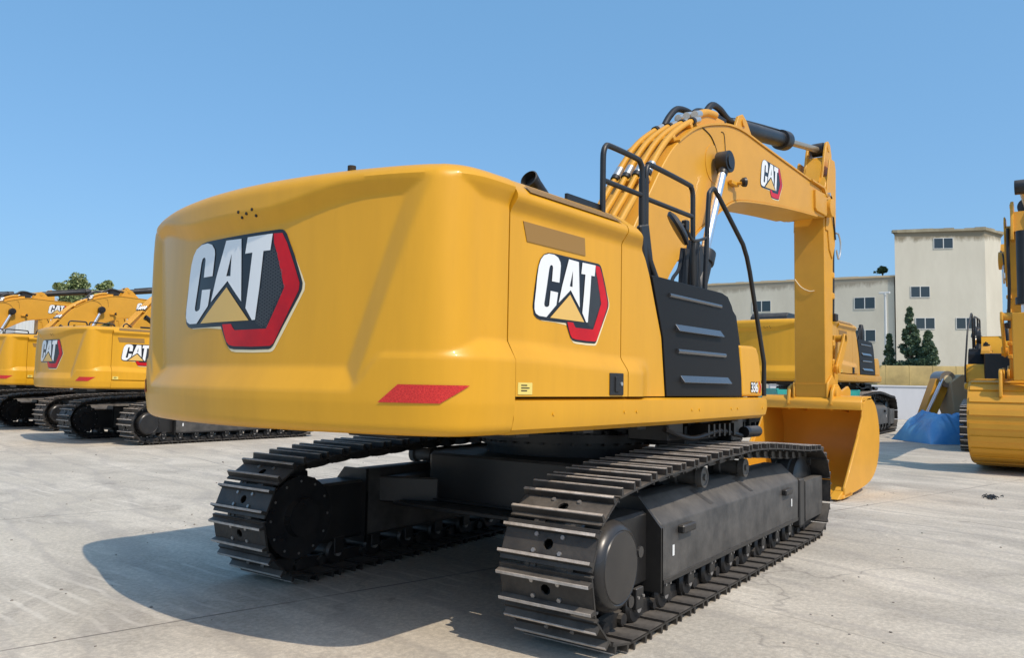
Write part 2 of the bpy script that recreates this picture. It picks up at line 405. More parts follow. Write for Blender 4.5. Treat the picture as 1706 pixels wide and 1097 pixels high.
def make_excavator():
    root = empty('excavator')
    cw = build_counterweight(root)
    # rear emblem: y from .378 to -.682, lettering box z 1.81..2.29
    def rear(u, v, h):
        return cw_point(.508-1.143*u, 1.834+.484*v, h)
    emblem('emblem', cw, rear, curved=True)
    # reflectors wrapped on both rear corners (arc length from the seam)
    for sg in (-1, 1):
        mb = MB(); rows = []
        nA = 16
        for j in range(5):
            t = j/4; row = []
            for i in range(nA+1):
                k = i/nA
                s0 = .30+.115*(1-t); s1 = .705-.10*t
                z = 1.412+.088*t
                q = corner_point(s0+(s1-s0)*k, z, .006)
                row.append((q.x, q.y*(-sg), q.z))
            rows.append(row)
        mb.grid(rows); mb.build('reflector', 'reflector', cw)
    mb = MB()
    for y, z in ((-.156, 2.437), (-.176, 2.407), (-.223, 2.422), (-.275, 2.438), (-.296, 2.405)):
        mb = MB(); p = cw_point(y, z); mb.cyl(p+Vector((.004, 0, 0)), p+Vector((-.004, 0, 0)), .009, seg=10); mb.build('bolt', 'seam', cw)
    mb = MB(); mb.cyl((-3.2, -.86, 2.58), (-3.2, -.86, 2.632), .022, seg=12); mb.build('lifting_eye', 'seam', cw)

    # engine door (right) and its furniture
    zl = hood_profile(); NX = 26
    zd = [q for q in zl if q[0] <= 2.505]
    for sg in (-1, 1):
        mb = MB(); V = side_grid(mb, lambda z: [-2.642+(1.118)*i/NX for i in range(NX+1)], zl, sg)
        # returns so the edge has depth
        for idx in (0, -1):
            col = [r[idx] for r in V]; back = [mb.bm.verts.new((v.co.x, v.co.y-sg*.05 if v.co.z < 2.6 else v.co.y, v.co.z-(.05 if v.co.z > 2.55 else 0))) for v in col]
            for a in range(len(col)-1):
                try: mb.bm.faces.new((col[a], col[a+1], back[a+1], back[a]))
                except ValueError: pass
        door = mb.build('engine_door', 'paint', root, angle=40)
        if sg < 0:
            def side(u, v, h):
                return Vector((-2.440+u*.768, -1.478-h, 1.884+.366*v))
            emblem('emblem', door, side)
            m2 = MB(); m2.prism([(-2.535, 2.385), (-1.945, 2.385), (-1.935, 2.28), (-2.50, 2.28)], -1.4785, -1.4825); m2.build('vent', 'vent', door)
            m2 = MB(); m2.grid([[(-2.53, -1.523, 2.537), (-1.58, -1.523, 2.537)], [(-2.50, -1.455, 2.592), (-1.61, -1.455, 2.592)]]); m2.build('vent', 'vent', door)
            m2 = MB(); m2.box(-1.74, -1.585, -1.543, -1.52, 1.455, 1.59, .004)
            m2.box(-1.69, -1.65, -1.553, -1.53, 1.475, 1.57, .004)
            m2.mi = 1; m2.cyl((-1.615, -1.54, 1.525), (-1.615, -1.549, 1.525), .012, seg=12)
            m2.build('handle', ['rubber', 'zinc'], door)
            m2 = MB(); m2.box(-2.625, -2.505, -1.5375, -1.525, 1.458, 1.52)
            m2.mi = 1
            random.seed(3)
            for i in range(3): m2.box(-2.60+.0*i, -2.60+.05+.02*(i % 2), -1.5385, -1.537, 1.475+.014*i, 1.481+.014*i)
            m2.build('warning_sticker', ['sticker', 'seam'], door)
        # front piece next to the black panel
        mb = MB(); V = side_grid(mb, lambda z: [-1.514+(front_x(z)+1.514)*i/12 for i in range(13)], zl, sg)
        for idx in (0, -1):
            col = [r[idx] for r in V]; back = [mb.bm.verts.new((v.co.x-(.02 if idx else 0), v.co.y-sg*.06 if v.co.z < 2.6 else v.co.y, v.co.z-(.05 if v.co.z > 2.55 else 0))) for v in col]
            for a in range(len(col)-1):
                try: mb.bm.faces.new((col[a], col[a+1], back[a+1], back[a]))
                except ValueError: pass
        mb.build('side_panel', 'paint', root, angle=40)
    # inner core behind the panels (fills the seams with shadow) and front wall of the hood
    mb = MB(); mb.prism([(-2.70, 1.30), (-2.70, 2.58), (-1.50, 2.58), (-1.40, 2.50), (-1.24, 2.34), (-1.18, 2.2), (-1.02, 1.85), (-.96, 1.30)], -1.40, 1.40)
    mb.build('engine_bay', 'seam', root, smooth=False)
    mb = MB(); mb.prism([(-1.52, 2.632), (-1.47, 2.625), (-1.29, 2.46), (-1.16, 2.26), (-1.0, 1.86), (-.95, 1.5), (-.99, 1.5), (-1.05, 1.86), (-1.21, 2.25), (-1.34, 2.45), (-1.50, 2.60)], -1.36, 1.36)
    mb.build('hood_front', 'paint', root)

    # black radiator side panel with pressed ribs
    mb = MB()
    prof = [(-.925, 1.447), (.362, 1.447), (.355, 1.6), (.30, 1.85), (.235, 2.06), (.165, 2.17), (.09, 2.235), (-.02, 2.255), (-1.13, 2.262), (-1.135, 2.25), (-.98, 1.85)]
    mb.prism(prof, -1.488, -1.10, bevel=.03, seg=4)
    mb.prism([(.165, 2.18), (.34, 1.80), (.40, 1.80), (.30, 2.1)], -1.47, -1.15, bevel=.015, seg=2)
    pan = mb.build('radiator_panel', 'panel', root, angle=50)
    mb = MB()
    def rib(x0, x1, z0, z1, x2, x3, up):
        # long tilted faces: up=1 catches the sky, up=0 looks down
        ya, yb = (-1.487, -1.506)
        P = [(x0, ya if up else yb, z1), (x1, ya if up else yb, z1), (x3, yb if up else ya, z0), (x2, yb if up else ya, z0)]
        if up: P = [(x0, -1.49, z1), (x1, -1.49, z1), (x3, -1.522, z0), (x2, -1.522, z0)]
        else: P = [(x0, -1.522, z1), (x1, -1.522, z1), (x3, -1.49, z0), (x2, -1.49, z0)]
        return P
    def bar(z0, z1, xa, xb, sl):
        # wedge bar standing 3 cm proud with a bright sloping top
        mb.prism([( -1.486, z0), (-1.522, z0), (-1.521, z0+.006), (-1.488, z1+.004)], xa, xb, axis='x', bevel=.002)
    bar(1.905, 1.952, -.80, -.05, 1); bar(1.545, 1.592, -.72, .09, 1)
    # recess frames
    mb.tube([(-.90, -1.489, 2.15), (-.05, -1.489, 2.145)], .016, 8, smooth=False)
    mb.tube([(-.78, -1.489, 1.765), (.02, -1.489, 1.765)], .02, 8, smooth=False)
    mb.build('rib', 'rib', pan)
    # yellow fuel box with the size number
    mb = MB(); mb.prism([(.37, 1.447), (.80, 1.447), (.775, 1.62), (.72, 1.80), (.67, 1.855), (.60, 1.868), (.315, 1.862)], -1.49, -.95, bevel=.03, seg=4)
    tb = mb.build('tool_box', 'paint', root, angle=50)
    cu = bpy.data.curves.new('num', 'FONT'); cu.body = '336'; cu.size = .125; cu.extrude = .001; cu.offset = .004; cu.space_character = .88
    to = bpy.data.objects.new('num', cu); COL.objects.link(to)
    dg = bpy.context.evaluated_depsgraph_get()
    def textpart(off, mname, y, hx):
        cu.offset = off; dg.update(); me = bpy.data.meshes.new_from_object(to.evaluated_get(bpy.context.evaluated_depsgraph_get()))
        o = bpy.data.objects.new('number', me); COL.objects.link(o); me.materials.clear(); me.materials.append(M[mname]); o.parent = tb
        o.matrix_local = Matrix.Translation((.535+hx, y, 1.485))@Matrix.Rotation(math.pi/2, 4, 'X')@Matrix.Diagonal((.88, .85, 1, 1)); return o
    textpart(.012, 'decalblack', -1.4925, 0); textpart(.0025, 'white', -1.4945, 0)
    bpy.data.objects.remove(to)
    mb = MB(); mb.prism([(.725, 1.575), (.76, 1.53), (.745, 1.475), (.715, 1.475), (.735, 1.53), (.71, 1.575)], -1.490, -1.492); mb.build('number_accent', 'red', tb)

    # lower side rails
    for sg in (-1, 1):
        mb = MB()
        cs = [(sg*1.50, 1.437), (sg*1.525, 1.425), (sg*1.528, 1.33), (sg*1.515, 1.275), (sg*1.47, 1.247), (sg*1.20, 1.247), (sg*1.20, 1.437)]
        b = bmesh.new(); secs = []
        for x, k, dz in ((-2.645, 1, 0), (-2.0, 1, 0), (-1, 1, .004), (0, 1, .012), (.78, 1, .018), (.86, .985, .022), (.90, .95, .03)):
            secs.append([b.verts.new((x, y*k if abs(y) > 1.3 else y, z+(dz if z < 1.4 else (-.012 if x > .85 else 0)))) for y, z in cs])
        for i in range(len(secs)-1):
            for k in range(len(cs)): b.faces.new((secs[i][k], secs[i][(k+1) % len(cs)], secs[i+1][(k+1) % len(cs)], secs[i+1][k]))
        b.faces.new(secs[0]); b.faces.new(secs[-1][::-1]); mb.merge(b)
        for x in (-2.3, -1.55, -1.40, -.62, -.5, .06, .18, .7):
            mb.cyl((x, sg*1.522, 1.352), (x, sg*1.533, 1.352), .009, seg=10)
        mb.build('side_rail', 'paint', root, angle=28)
    # main frame underneath
    mb = MB(); mb.box(-2.66, .7, -1.2, 1.2, 1.262, 1.42); mb.box(.7, 1.5, -.42, .42, 1.28, 1.75); mb.box(-3.0, -2.6, -1.1, 1.1, 1.26, 1.4)
    for x in (-2.2, -1.5, -.8, 0): mb.box(x, x+.12, -1.19, 1.19, 1.2, 1.262)
    mb.box(-2.55, -2.3, -.55, -.1, 1.17, 1.27, .01); mb.box(-1.6, -1.2, -1.1, -.8, 1.2, 1.27, .01)
    mb.box(.05, 1.2, -1.15, -.42, 1.03, 1.262, .015); mb.box(.2, .55, -1.2, -1.12, 1.08, 1.25, .01); mb.box(-.45, -.2, -1.25, -.9, 1.10, 1.25, .01)
    mb.box(.6, .75, -1.3, -1.12, 1.06, 1.24, .01); mb.cyl((.85, -1.3, 1.13), (1.15, -1.3, 1.13), .05); mb.tube([(-.6, -1.3, 1.2), (-.2, -1.32, 1.12), (.3, -1.32, 1.16), (.8, -1.3, 1.1)], .02, 8)
    for k in range(6): mb.box(.05+.1*k, .08+.1*k, -1.34, -1.18, 1.12, 1.22)
    mb.build('main_frame', 'black', root)
    # deck on the right front, pipe bundles and pump lines under it
    mb = MB(); mb.box(-.9, .8, -1.12, -.40, 1.42, 2.1, .02); mb.build('valve_housing', 'black', root)
    mb = MB(); mb.lathe([(0, .10), (.02, .13), (.035, .13), (.05, .10), (.09, .045)], (.35, -1.1, 2.10), (0, 0, 1), 20)
    mb.prism([(-.05, 2.10), (.0, 2.20), (.1, 2.27), (.25, 2.30), (.42, 2.27), (.55, 2.18), (.58, 2.10)], -1.2, -1.02, bevel=.02, seg=3); mb.build('deck_cover', 'paint2', root)
    mb = MB(); mb.cyl((.28, -1.12, 2.28), (.28, -1.12, 2.37), .05); mb.cyl((.12, -1.12, 2.28), (.12, -1.12, 2.345), .07); mb.tube([(.0, -1.1, 2.32), (.1, -1.12, 2.38), (.3, -1.12, 2.38)], .015)
    mb.build('filler_cap', 'black', root)
    # exhaust stack, cut obliquely
    mb = MB()
    b = bmesh.new(); seg = 28; ax = Vector((-.10, .0, 1)).normalized()
    path = [((-1.50, -.80, 2.55), .085), ((-1.52, -.80, 2.74), .085), ((-1.555, -.80, 2.86), .086), ((-1.60, -.80, 2.96), .088)]
    mb.tube([(-1.38, -.80, 2.5), (-1.40, -.80, 2.66), (-1.45, -.80, 2.80), (-1.52, -.80, 2.86), (-1.58, -.80, 2.90)], .055, 24)
    mb.lathe([(-.02, .055), (.05, .066), (.055, .058), (.0, .05)], (-1.58, -.80, 2.90), (-.92, -.05, .42), 28)
    mb.build('exhaust_pipe', 'black', root)
    # guard rails
    def guard(name, x0, x1, xb, yb):
        mb = MB(); y = -1.40; r = .019
        mb.tube([(x0, y, 2.45), (x0, y, 2.75), (x0, y, 2.95)], r, 12, smooth=False)
        mb.tube([(x0, y, 2.94), (x0+.005, y, 3.0), (x0+.03, y, 3.045), (x0+.09, y, 3.06), (x1-.09, y, 3.06), (x1-.03, y, 3.045), (x1-.004, y, 3.0), (x1, y, 2.93)], r, 12)
        mb.tube([(x1, y, 2.94), (x1, y, 2.6), (x1+xb*.3, y-.01, 2.44), (x1+xb, y-yb, 2.22)], r*1.25, 12, smooth=False)
        mb.tube([(x0, y, 2.82), (x1, y, 2.82)], r*.9, 12, smooth=False)
        return mb
    g = guard('a', -1.625, -1.125, .13, .05); g.box(-1.14, -1.02, -1.43, -1.39, 2.2, 2.62, .01, Matrix.Translation((-1.08, 0, 2.4))@Matrix.Rotation(R(-14), 4, 'Y')@Matrix.Translation((1.08, 0, -2.4)))
    g.box(-2.0, -1.62, -1.39, -1.37, 2.60, 2.66)
    g.build('guard_rail', 'black', root)
    mb = MB(); y = -1.40; r = .019; x0, x1 = -1.075, -.352
    mb.tube([(x0, y, 2.30), (x0, y, 2.95)], r*1.1, 12, smooth=False)
    mb.tube([(x0, y, 2.94), (x0+.005, y, 3.0), (x0+.03, y, 3.045), (x0+.09, y, 3.06), (x1-.09, y, 3.045), (x1-.03, y, 3.03), (x1-.004, y, 2.99), (x1, y, 2.92)], r, 12)
    mb.tube([(x1, y, 2.94), (x1, y, 2.30), (x1+.02, y+.05, 2.20)], r, 12, smooth=False)
    mb.tube([(x0, y, 2.81), (x1, y, 2.81)], r*.9, 12, smooth=False); mb.build('guard_rail', 'black', root)
    mb = MB(); mb.tube([(-.20, -1.42, 2.10), (-.16, -1.42, 2.55), (-.12, -1.42, 2.98), (-.09, -1.42, 3.06), (-.03, -1.425, 3.09), (.03, -1.43, 3.05)], .019, 12)
    mb.tube([(.025, -1.43, 3.055), (.48, -1.45, 2.72), (.55, -1.455, 2.62), (.60, -1.46, 2.50), (.83, -1.49, 1.74), (.83, -1.49, 1.45)], .019, 12, smooth=False)
    mb.build('hand_rail', 'black', root)
    # mirror on its arm
    mb = MB(); ctr = Vector((-.635, -1.42, 2.67)); nrm = Vector((.385, -.70, .53)).normalized()
    mb.lathe([(-.02, .02), (-.018, .115), (0, .128), (.012, .125), (.03, .09), (.038, .03)], ctr, nrm, 24)
    for f in mb.bm.verts:
        f.co.z = ctr.z+(f.co.z-ctr.z)*1.15
    mb.box(-.55, -.50, -1.45, -1.40, 2.67, 2.75, .008)
    mb.tube([(-.58, -1.42, 2.70), (-.52, -1.42, 2.71), (-.42, -1.42, 2.63), (-.32, -1.42, 2.63), (-.15, -1.42, 2.68)], .012, 8)
    mb.build('mirror', 'black', root)
    # black post group beside the boom: lights, hoses
    mb = MB(); mb.tube([(-.33, -1.3, 2.2), (-.30, -1.3, 2.45), (-.28, -1.3, 2.58)], .035, 10); mb.tube([(-.15, -1.3, 2.2), (-.17, -1.3, 2.5), (-.13, -1.3, 2.66)], .05, 10)
    mb.tube([(-.05, -1.3, 2.15), (-.12, -1.3, 2.40), (-.14, -1.3, 2.6)], .045, 10)
    mb.prism([(-.10, 2.36), (-.12, 2.62), (-.08, 2.66), (-.02, 2.56), (-.03, 2.44)], -1.34, -1.24, bevel=.01)
    mb.tube([(-.52, -1.3, 2.25), (-.48, -1.3, 2.33), (-.38, -1.3, 2.42), (-.33, -1.3, 2.58)], .014, 8)
    mb.build('hose_bundle', 'rubber', root)

    # cab on the left front
    mb = MB(); cab = [(-.35, 1.44), (-.38, 2.3), (-.30, 2.95), (-.18, 3.05), (1.15, 3.05), (1.3, 2.95), (1.52, 2.2), (1.50, 1.44)]
    mb.prism(cab, .45, 1.42, bevel=.05, seg=3); cb = mb.build('cab', 'black', root)
    for yy in (.447, 1.423):
        mb = MB(); mb.prism([(-.22, 1.75), (-.25, 2.3), (-.2, 2.85), (.55, 2.9), (.55, 1.75)], yy-.002, yy+.002); mb.build('window', 'glass', cb)
        mb = MB(); mb.prism([(.62, 1.6), (.62, 2.9), (1.15, 2.88), (1.42, 2.2), (1.40, 1.6)], yy-.002, yy+.002); mb.build('window', 'glass', cb)
    mb = MB(); mb.prism([(.55, 2.0), (1.32, 2.0), (1.32, 2.9), (.55, 2.9)], -.383, -.387, axis='x'); mb.build('window', 'glass', cb)

    # ---- boom
    top = cat2([(.15, 2.0), (.45, 2.72), (.97, 3.44), (1.4, 3.95), (1.81, 4.25), (2.17, 4.42), (2.59, 4.55), (2.9, 4.62), (3.27, 4.65), (3.85, 4.63), (4.76, 4.60), (5.77, 4.57)], 5)
    bot = cat2([(6.0, 4.11), (5.11, 4.03), (4.2, 3.93), (3.4, 3.82), (3.0, 3.74), (2.72, 3.62), (2.4, 3.44), (1.99, 3.20), (1.67, 2.92), (1.3, 2.55), (.95, 1.95)], 4)
    mb = MB(); mb.prism(top+[(6.25, 4.55), (6.5, 4.42), (6.52, 4.2), (6.3, 4.13)]+bot+[(.6, 1.55), (.25, 1.55), (.1, 1.7)], -.30, .30, bevel=.008)
    def flange(path, t, x_lo, x_hi, yw):
        P = [p for p in path if x_lo <= p[0] <= x_hi]; out = []
        for i, p in enumerate(P):
            a, c = P[max(0, i-1)], P[min(len(P)-1, i+1)]; d = Vector((c[0]-a[0], c[1]-a[1])).normalized(); n = Vector((-d.y, d.x))
            out.append((Vector(p)+n*t))
        mb.prism([(p[0], p[1]) for p in P]+[(q.x, q.y) for q in out[::-1]], -yw, yw)
    flange(top, .022, 1.5, 6, .318); flange(bot, .02, 1.5, 6.2, .312)
    # side bosses, doubler plates and pin
    for s in (-1, 1):
        mb.prism([(5.86, 4.47), (5.87, 4.2), (5.92, 4.165), (6.36, 4.165), (6.40, 4.21), (6.37, 4.50)], s*.298, s*.335, bevel=.012, seg=2)
        mb.cyl((6.6, s*.26, 4.33), (6.6, s*.36, 4.33), .14, seg=28, bevel=.01)
        mb.cyl((2.42, s*.28, 4.05), (2.42, s*.306, 4.05), .22, seg=32)
        mb.prism([(5.7, 4.59), (6.28, 4.59), (6.4, 4.5), (6.42, 4.46), (6.34, 4.47), (6.24, 4.565), (5.7, 4.565)], s*.27, s*.345)
    mb.mi = 1
    mb.tube([(2.1, -.305, 4.40), (2.32, -.306, 4.36), (2.44, -.306, 4.28), (2.5, -.306, 4.2)], .006, 6)
    mb.tube([(2.62, -.304, 4.48), (2.7, -.306, 4.46), (2.74, -.306, 4.2)], .004, 6)
    boom = mb.build('boom', ['paint2', 'rubber'], root, angle=30)
    emblem('emblem', boom, lambda u, v, h: Vector((3.80+u*.78, -.3005-h, 4.10+.37*v+.05*u*(1-v))), detail=False)
    # work light stub on the boom side
    mb = MB(); mb.cyl((2.95, -.30, 3.93), (2.95, -.42, 3.93), .02); mb.box(2.80, 3.0, -.36, -.31, 3.90, 3.95, .006); mb.mi = 1
    mb.lathe([(0, .03), (.03, .055), (.06, .058), (.062, .045)], (2.95, -.40, 3.94), (.6, -.5, .1), 20); mb.build('work_light', ['paint2', 'black'], boom)
    # steel lines over the back of the boom
    def off_path(x_lo, x_hi, t):
        out = []
        for i, p in enumerate(top):
            if x_lo <= p[0] <= x_hi:
                a, c = top[max(0, i-1)], top[min(len(top)-1, i+1)]; d = Vector((c[0]-a[0], c[1]-a[1])).normalized(); out.append((p[0]-d.y*t, p[1]+d.x*t))
        return out
    for k, y in enumerate((-.235, -.115, .01, .135)):
        P = off_path(1.07, 2.02+.04*(3-k), .085); mb = MB()
        mb.tube([(p[0], y, p[1]) for p in P], .033, 12)
        mb.mi = 1
        a, b2 = Vector((P[0][0], y, P[0][1])), Vector((P[1][0], y, P[1][1])); d = (b2-a).normalized()
        mb.cyl(a-d*.09, a+d*.05, .042, seg=14)
        c, e = Vector((P[-2][0], y, P[-2][1])), Vector((P[-1][0], y, P[-1][1])); d2 = (e-c).normalized()
        mb.cyl(e-d2*.02, e+d2*.10, .042, seg=14)
        mb.mi = 2
        mb.cyl(a-d*.13, a-d*.08, .046, seg=14); mb.cyl(e-d2*.09, e-d2*.04, .047, seg=14)
        mb.mi = 0
        mb.tube([a-d*.1, a-d*.4, a-d*.9+Vector((-.02, 0, 0)), a-d*1.5+Vector((-.04, 0, -.1))], .03, 10)
        mb.build('hydraulic_line', ['paint2', 'zinc', 'rubber'], boom)
        if k in (0, 2):
            pass
    for t0 in (1.0, 1.55, 1.95):
        mb = MB(); p = min(off_path(.6, 2.2, .05), key=lambda q: abs(q[0]-t0)); mb.box(p[0]-.03, p[0]+.03, -.27, .17, p[1]-.03, p[1]+.03, .006, Matrix.Translation((p[0], 0, p[1]))@Matrix.Rotation(R(-45), 4, 'Y')@Matrix.Translation((-p[0], 0, -p[1]))); mb.build('line_clamp', 'paint2', boom)
    mb = MB()
    mb.tube([(2.03, .12, 4.47), (2.16, .12, 4.62), (2.35, .12, 4.76), (2.6, .1, 4.79), (2.75, .08, 4.74)], .038, 12)
    mb.tube([(2.60, -.10, 4.70), (2.68, -.1, 4.80), (2.82, -.1, 4.90), (3.02, -.1, 4.91), (3.22, -.1, 4.86), (3.42, -.1, 4.84)], .040, 12)
    mb.tube([(2.55, .05, 4.72), (2.7, .05, 4.82), (2.9, .05, 4.87), (3.15, .05, 4.86), (3.3, .05, 4.80)], .036, 12)
    mb.box(2.85, 3.2, -.12, .12, 4.66, 4.84, .02); mb.mi = 1
    for x, y, z in ((2.12, -.235, 4.56), (2.16, -.115, 4.58), (2.2, .01, 4.59), (2.5, -.1, 4.70), (2.55, .1, 4.72), (2.8, .08, 4.76)): mb.cyl((x-.05, y, z-.02), (x+.07, y, z+.02), .044, seg=12)
    mb.cyl((3.40, -.1, 4.845), (3.50, -.1, 4.83), .05, seg=12)
    mb.build('top_hose', ['rubber', 'zinc'], boom)
    mb = MB(); mb.prism([(2.2, 4.45), (2.25, 4.62), (2.6, 4.70), (2.95, 4.72), (2.95, 4.6)], -.2, -.02, bevel=.01)
    mb.tube([(2.2, -.19, 4.58), (2.45, -.19, 4.68), (2.7, -.19, 4.72)], .045, 12); mb.build('manifold', 'paint2', boom)
    # stick cylinder lugs on the boom
    mb = MB()
    for s in (-1, 1): mb.prism([(3.25, 4.64), (3.42, 4.92), (3.55, 4.98), (3.68, 4.92), (4.0, 4.62)], s*.14, s*.18, bevel=.006)
    mb.cyl((3.55, -.2, 4.87), (3.55, .2, 4.87), .05); mb.build('cylinder_lug', 'paint2', boom)
    # stick cylinder
    A, Bp = Vector((3.55, 0, 4.87)), Vector((7.06, 0, 5.42)); d = (Bp-A).normalized()
    mb = MB(); mb.cyl(A-d*.02, A+d*.12, .10); mb.cyl(A+d*.1, A+d*1.86, .108, seg=28, bevel=.008); mb.cyl(A+d*1.80, A+d*2.02, .145, seg=28, bevel=.012)
    mb.tube([A+d*.3+Vector((0, .02, .12)), A+d*1.0+Vector((0, .02, .135)), A+d*1.8+Vector((0, .02, .14))], .02, 8)
    sc = mb.build('stick_cylinder', 'black', root)
    mb = MB(); mb.cyl(A+d*2.0, Bp-d*.1, .05, seg=20); mb.build('rod', 'worn_rod', sc)
    mb = MB(); mb.cyl(Bp+Vector((0, -.09, 0)), Bp+Vector((0, .09, 0)), .11, seg=24, bevel=.01); mb.build('rod_eye', 'black', sc)
    # boom cylinders
    for s in (-1, 1):
        A, Bp = Vector((2.45, s*.42, 4.06)), Vector((1.22, s*.42, 1.45)); d = (Bp-A).normalized()
        mb = MB(); mb.cyl(A+d*1.28, Bp, .105, seg=24); mb.cyl(A+d*1.22, A+d*1.36, .125, seg=24, bevel=.01)
        mb.tube([A+d*1.3+Vector((-.1, s*.02, .05)), A+d*1.6+Vector((-.15, s*.02, 0)), Bp+Vector((-.14, s*.02, .3))], .02, 8)
        bc = mb.build('boom_cylinder', 'black', root)
        mb = MB(); mb.cyl(A+d*.05, A+d*1.25, .05, seg=20); mb.build('rod', 'chrome', bc)
        mb = MB(); mb.cyl(A+Vector((0, -.07, 0)), A+Vector((0, .07, 0)), .125, seg=28, bevel=.012); mb.cyl(A+d*.05, A+d*.17, .06)
        mb.cyl(A+Vector((0, s*.07, 0)), A+Vector((0, s*.085, 0)), .085, seg=24); mb.build('rod_eye', 'black', bc)
    # ---- stick
    mb = MB()
    mb.prism([(6.62, 1.30), (6.56, 1.45), (6.56, 4.15), (6.62, 4.68), (6.75, 4.88), (7.05, 4.98), (7.12, 4.9), (7.10, 4.75), (7.05, 3.95), (6.98, 3.55), (6.93, 2.5), (6.90, 1.45), (6.84, 1.30)], -.235, .235, bevel=.01)
    for s in (-1, 1):
        mb.prism([(6.60, 4.0), (6.66, 4.7), (6.80, 5.15), (6.84, 5.19), (7.06, 5.19), (7.11, 5.05), (7.09, 4.3), (7.03, 3.8), (6.9, 3.58), (6.76, 3.72), (6.70, 4.0)], s*.234, s*.255, bevel=.006)
        mb.prism([(6.62, 4.6), (6.78, 4.95), (6.90, 5.35), (6.97, 5.5), (7.06, 5.54), (7.15, 5.5), (7.22, 5.35), (7.26, 4.6)], s*.12, s*.16, bevel=.008)
        mb.cyl((7.06, s*.13, 5.42), (7.06, s*.17, 5.42), .06)
        mb.prism([(6.56, 1.62), (6.80, 1.75), (6.96, 1.62), (6.96, 1.40), (6.84, 1.26), (6.64, 1.26), (6.54, 1.4)], s*.234, s*.27, bevel=.01)
    mb.prism([(6.68, 4.8), (6.86, 5.16), (6.96, 5.27), (7.14, 5.27), (7.2, 4.8)], -.12, .12)
    mb.box(6.552, 6.562, -.235, .235, 1.60, 1.612)
    stick = mb.build('stick', 'paint2', root)
    mb = MB(); mb.tube([(6.55, .22, 3.25), (6.54, .12, 3.12), (6.54, .0, 3.05), (6.55, -.08, 3.05)], .008, 6); mb.build('lube_line', 'cream', stick)
    mb = MB(); mb.tube([(7.14, -.2, 4.9), (7.15, -.2, 4.2), (7.10, -.2, 3.6), (7.02, -.22, 3.0), (7.0, -.22, 2.7)], .022, 8)
    mb.tube([(6.42, -.34, 4.50), (6.62, -.33, 4.5), (6.8, -.29, 4.35), (6.95, -.27, 4.1), (7.0, -.27, 3.9)], .013, 8)
    mb.box(6.95, 7.08, -.28, -.2, 2.6, 2.72, .01)
    mb.mi = 1; mb.tube([(7.08, -.26, 4.02), (7.2, -.26, 4.02), (7.30, -.26, 3.9), (7.28, -.26, 3.72), (7.18, -.26, 3.62), (7.09, -.26, 3.75)], .014, 8)
    mb.cyl((6.40, -.33, 4.50), (6.40, -.38, 4.50), .03, seg=10)
    mb.build('stick_hose', ['rubber', 'zinc'], stick)
    for z in (3.28, 2.95, 2.2, 1.9): mb = MB(); mb.box(6.93, 7.02, -.25, -.18, z, z+.1, .015); mb.build('hose_bracket', 'paint2', stick)
    # bucket cylinder on the front of the stick
    A, Bp = Vector((7.36, 0, 4.75)), Vector((7.36, 0, 2.35)); d = (Bp-A).normalized()
    mb = MB(); mb.cyl(A, A+d*1.6, .09, seg=24); mb.cyl(A+d*1.5, A+d*1.66, .115, seg=24); bcy = mb.build('bucket_cylinder', 'black', root)
    mb = MB(); mb.cyl(A+d*1.6, Bp, .045); mb.build('rod', 'chrome', bcy)
    mb = MB()
    for s in (-1, 1):
        mb.prism([(7.30, 2.42), (7.42, 2.42), (7.46, 2.30), (7.06, 1.82), (6.92, 1.76), (6.88, 1.88), (7.28, 2.36)], s*.27, s*.31, bevel=.008)
        mb.cyl((6.97, s*.24, 1.85), (6.97, s*.33, 1.85), .07)
    mb.prism([(7.29, 2.40), (7.45, 2.40), (7.42, 1.40), (7.28, 1.40)], -.16, .16, bevel=.01)
    mb.cyl((7.36, -.31, 2.35), (7.36, .31, 2.35), .06); mb.build('bucket_link', 'paint2', root)
    # ---- bucket
    mb = MB()
    outer = cat2([(6.60, 1.30), (6.75, 1.37), (7.02, 1.40), (7.30, 1.27), (7.47, .98), (7.48, .66), (7.33, .36), (7.0, .17), (6.5, .09), (5.98, .055), (5.66, .045)], 5)
    inner = []
    for i, p in enumerate(outer):
        a, c = outer[max(0, i-1)], outer[min(len(outer)-1, i+1)]; dd = Vector((c[0]-a[0], c[1]-a[1])).normalized(); inner.append((p[0]+dd.y*.03, p[1]-dd.x*.03))
    mb.prism(outer+inner[::-1], -.74, .74)
    for s in (-1, 1):
        mb.prism([(5.62, .04), (5.60, .14), (6.30, .84), (6.56, 1.12), (6.58, 1.32)]+outer[3:], s*.735, s*.76, bevel=.004)
        mb.prism([(5.55, .05), (5.55, .17), (6.28, .88), (6.40, .84), (5.85, .16), (5.85, .05)], s*.755, s*.79, bevel=.006)
        mb.prism([(6.48, 1.30), (6.55, 1.50), (6.66, 1.60), (6.84, 1.60), (7.0, 1.5), (7.35, 1.58), (7.46, 1.52), (7.46, 1.15), (7.0, 1.2), (6.55, 1.2)], s*.30, s*.345, bevel=.01)
        mb.cyl((6.72, s*.28, 1.45), (6.72, s*.38, 1.45), .12, seg=24, bevel=.01)
    mb.prism([(6.50, 1.22), (6.50, 1.34), (6.60, 1.42), (7.05, 1.43), (7.05, 1.38), (6.62, 1.36), (6.58, 1.22)], -.76, .76, bevel=.006)
    mb.prism([(5.50, .03), (5.52, .075), (5.9, .10), (5.9, .045)], -.79, .79, bevel=.004)
    # wear strips on the outside
    for i in range(6, len(outer)-8, 3):
        p = outer[i]; a, c = outer[i-1], outer[i+1]; dd = Vector((c[0]-a[0], c[1]-a[1])).normalized(); n = Vector((-dd.y, dd.x))
        mb.prism([tuple(Vector(p)+dd*.04), tuple(Vector(p)-dd*.04), tuple(Vector(p)-dd*.04+n*.02), tuple(Vector(p)+dd*.04+n*.02)], -.73, .73)
